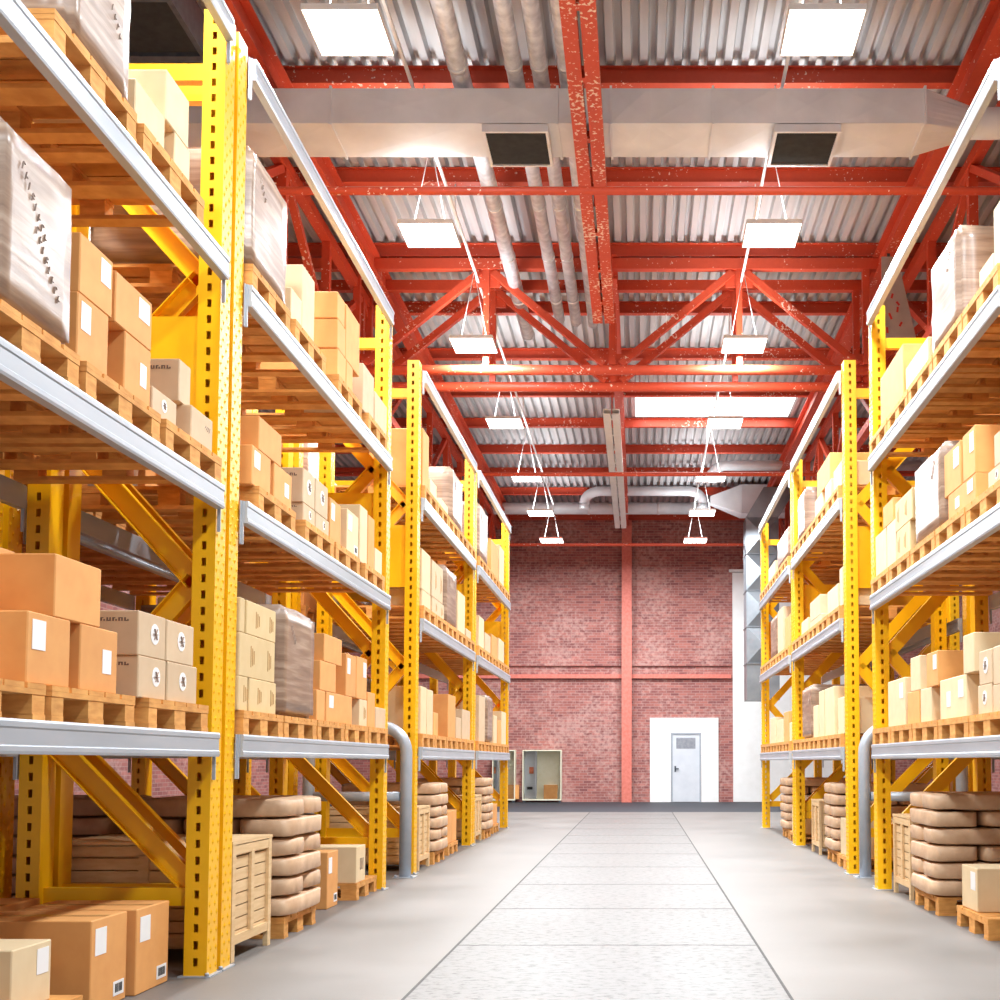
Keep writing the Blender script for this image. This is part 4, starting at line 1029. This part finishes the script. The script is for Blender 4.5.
# right rack
crate('R', 10.5, 11.2, 2.36, .70, 'in the nearest right bay')
sack_stack('R', 9.45, 2.33, 'nearest right bay', True)
pallet('R', 8.15, 0, 2.34, 'wooden pallet on the floor carrying a cream box, nearest right bay', True, 'wooden pallets on the floor')
carton('R', 'k', 8.5, 8.9, 2.37, .1445, .45, .6, 'A', 'cream cardboard box with white label on the floor pallet, nearest right bay', 'boxes on the floor of the right rack', 311)
pallet('R', 13.2, 0, 2.3, 'wooden pallet on the floor under a cream box, middle right bay', False, 'wooden pallets on the floor')
carton('R', 'k', 13.3, 13.95, 2.32, .1445, .56, .6, '', 'cream cardboard box on the floor pallet, middle right bay', 'boxes on the floor of the right rack', 312)
sack_stack('R', 14.2, 2.33, 'middle right bay', False)
crate('R', 15.6, 16.3, 2.33, .68, 'in the middle right bay')
pallet('R', 17.75, 0, 2.3, 'wooden pallet on the floor under a cream box, last right bay', False, 'wooden pallets on the floor')
carton('R', 'k', 17.8, 18.4, 2.32, .1445, .5, .6, '', 'cream cardboard box on the floor pallet, last right bay', 'boxes on the floor of the right rack', 313)
sack_stack('R', 18.9, 2.33, 'last right bay', False)
# sacks and crates in the row behind
sack_stack('L', 8.4, 3.74, 'second left bay, row behind', False)
crate('L', 9.6, 10.4, 3.76, .7, 'second left bay, row behind')
sack_stack('R', 9.2, 3.56, 'nearest right bay, row behind', False)

# ------------------------------------------------------------------ rack guards in the walkway gap
for s in 'LR':
    sg = -1 if s == 'L' else 1; x0 = 2.45 if s == 'L' else 2.35
    e = empty('rack_guard', (0, 12.6, 0)); tag(e, f'blue grey tubular rack guard hoop in the walkway gap of the {"left" if s == "L" else "right"} rack', 'guard')
    pts = [(sg*x0, 0, 0.01), (sg*x0, 0, 1.3)]
    for k in range(1, 9):
        a = PI-k*PI/16; pts.append((sg*(x0+.27+.27*math.cos(a)), 0, 1.3+.27*math.sin(a)))
    for k in range(0, 9):
        a = PI/2-k*PI/16; pts.append((sg*(x0+.75+.27*math.cos(a)), 0, 1.3+.27*math.sin(a)))
    pts.append((sg*(x0+1.02), 0, .01))
    b = MB(); b.tube(pts, .062, 18); b.build('hoop', 'guard', e)
    b = MB(); b.tube([(sg*(x0+.062), 0, .84), (sg*(x0+.96), 0, .84)], .05, 14); b.build('mid_rail', 'guard', e)
    for x in (x0, x0+1.02):
        b = MB(); b.box(sg*x-.11, sg*x+.11, -.11, .11, 0, .01)
        for q in (-1, 1): b.tube([(sg*x+q*.085, -.085, .01), (sg*x+q*.085, -.085, .03)], .013, 6)
        b.build('foot_plate', 'beamgrey', e)

# ------------------------------------------------------------------ light, world, camera
def area(name, loc, rot, sx, sy, e, col=(1, 1, 1)):
    L = bpy.data.lights.new(name, 'AREA'); L.shape = 'RECTANGLE'; L.size = sx; L.size_y = sy; L.energy = e; L.color = col
    o = bpy.data.objects.new(name, L); COL.objects.link(o); o.location = loc; o.rotation_euler = rot
area('roof_light_glow', (1.6, 25.4, 8.88), (0, 0, 0), 3.2, 1.9, 120)
w = bpy.data.worlds.new('world'); S.world = w; w.use_nodes = True
bg = w.node_tree.nodes['Background']; bg.inputs['Color'].default_value = (.9, .96, 1, 1); bg.inputs['Strength'].default_value = WORLD
cam = bpy.data.cameras.new('camera'); co = bpy.data.objects.new('camera', cam); COL.objects.link(co); S.camera = co
co.location = (0, 0, 1.2); co.rotation_euler = (PI/2+math.radians(3.34), 0, 0)
cam.sensor_fit = 'HORIZONTAL'; cam.sensor_width = 36; cam.lens = 1200*36/1000
cam.shift_x = -.14; cam.shift_y = .192; cam.clip_end = 200
S.view_settings.view_transform = 'Standard'; S.view_settings.look = 'None'; S.view_settings.gamma = 1; S.view_settings.use_curve_mapping = False
S.view_settings.exposure = EXPOSURE
S.cycles.max_bounces = 8; S.cycles.diffuse_bounces = 5; S.cycles.glossy_bounces = 3; S.cycles.sample_clamp_indirect = 6
S.cycles.use_denoising = True
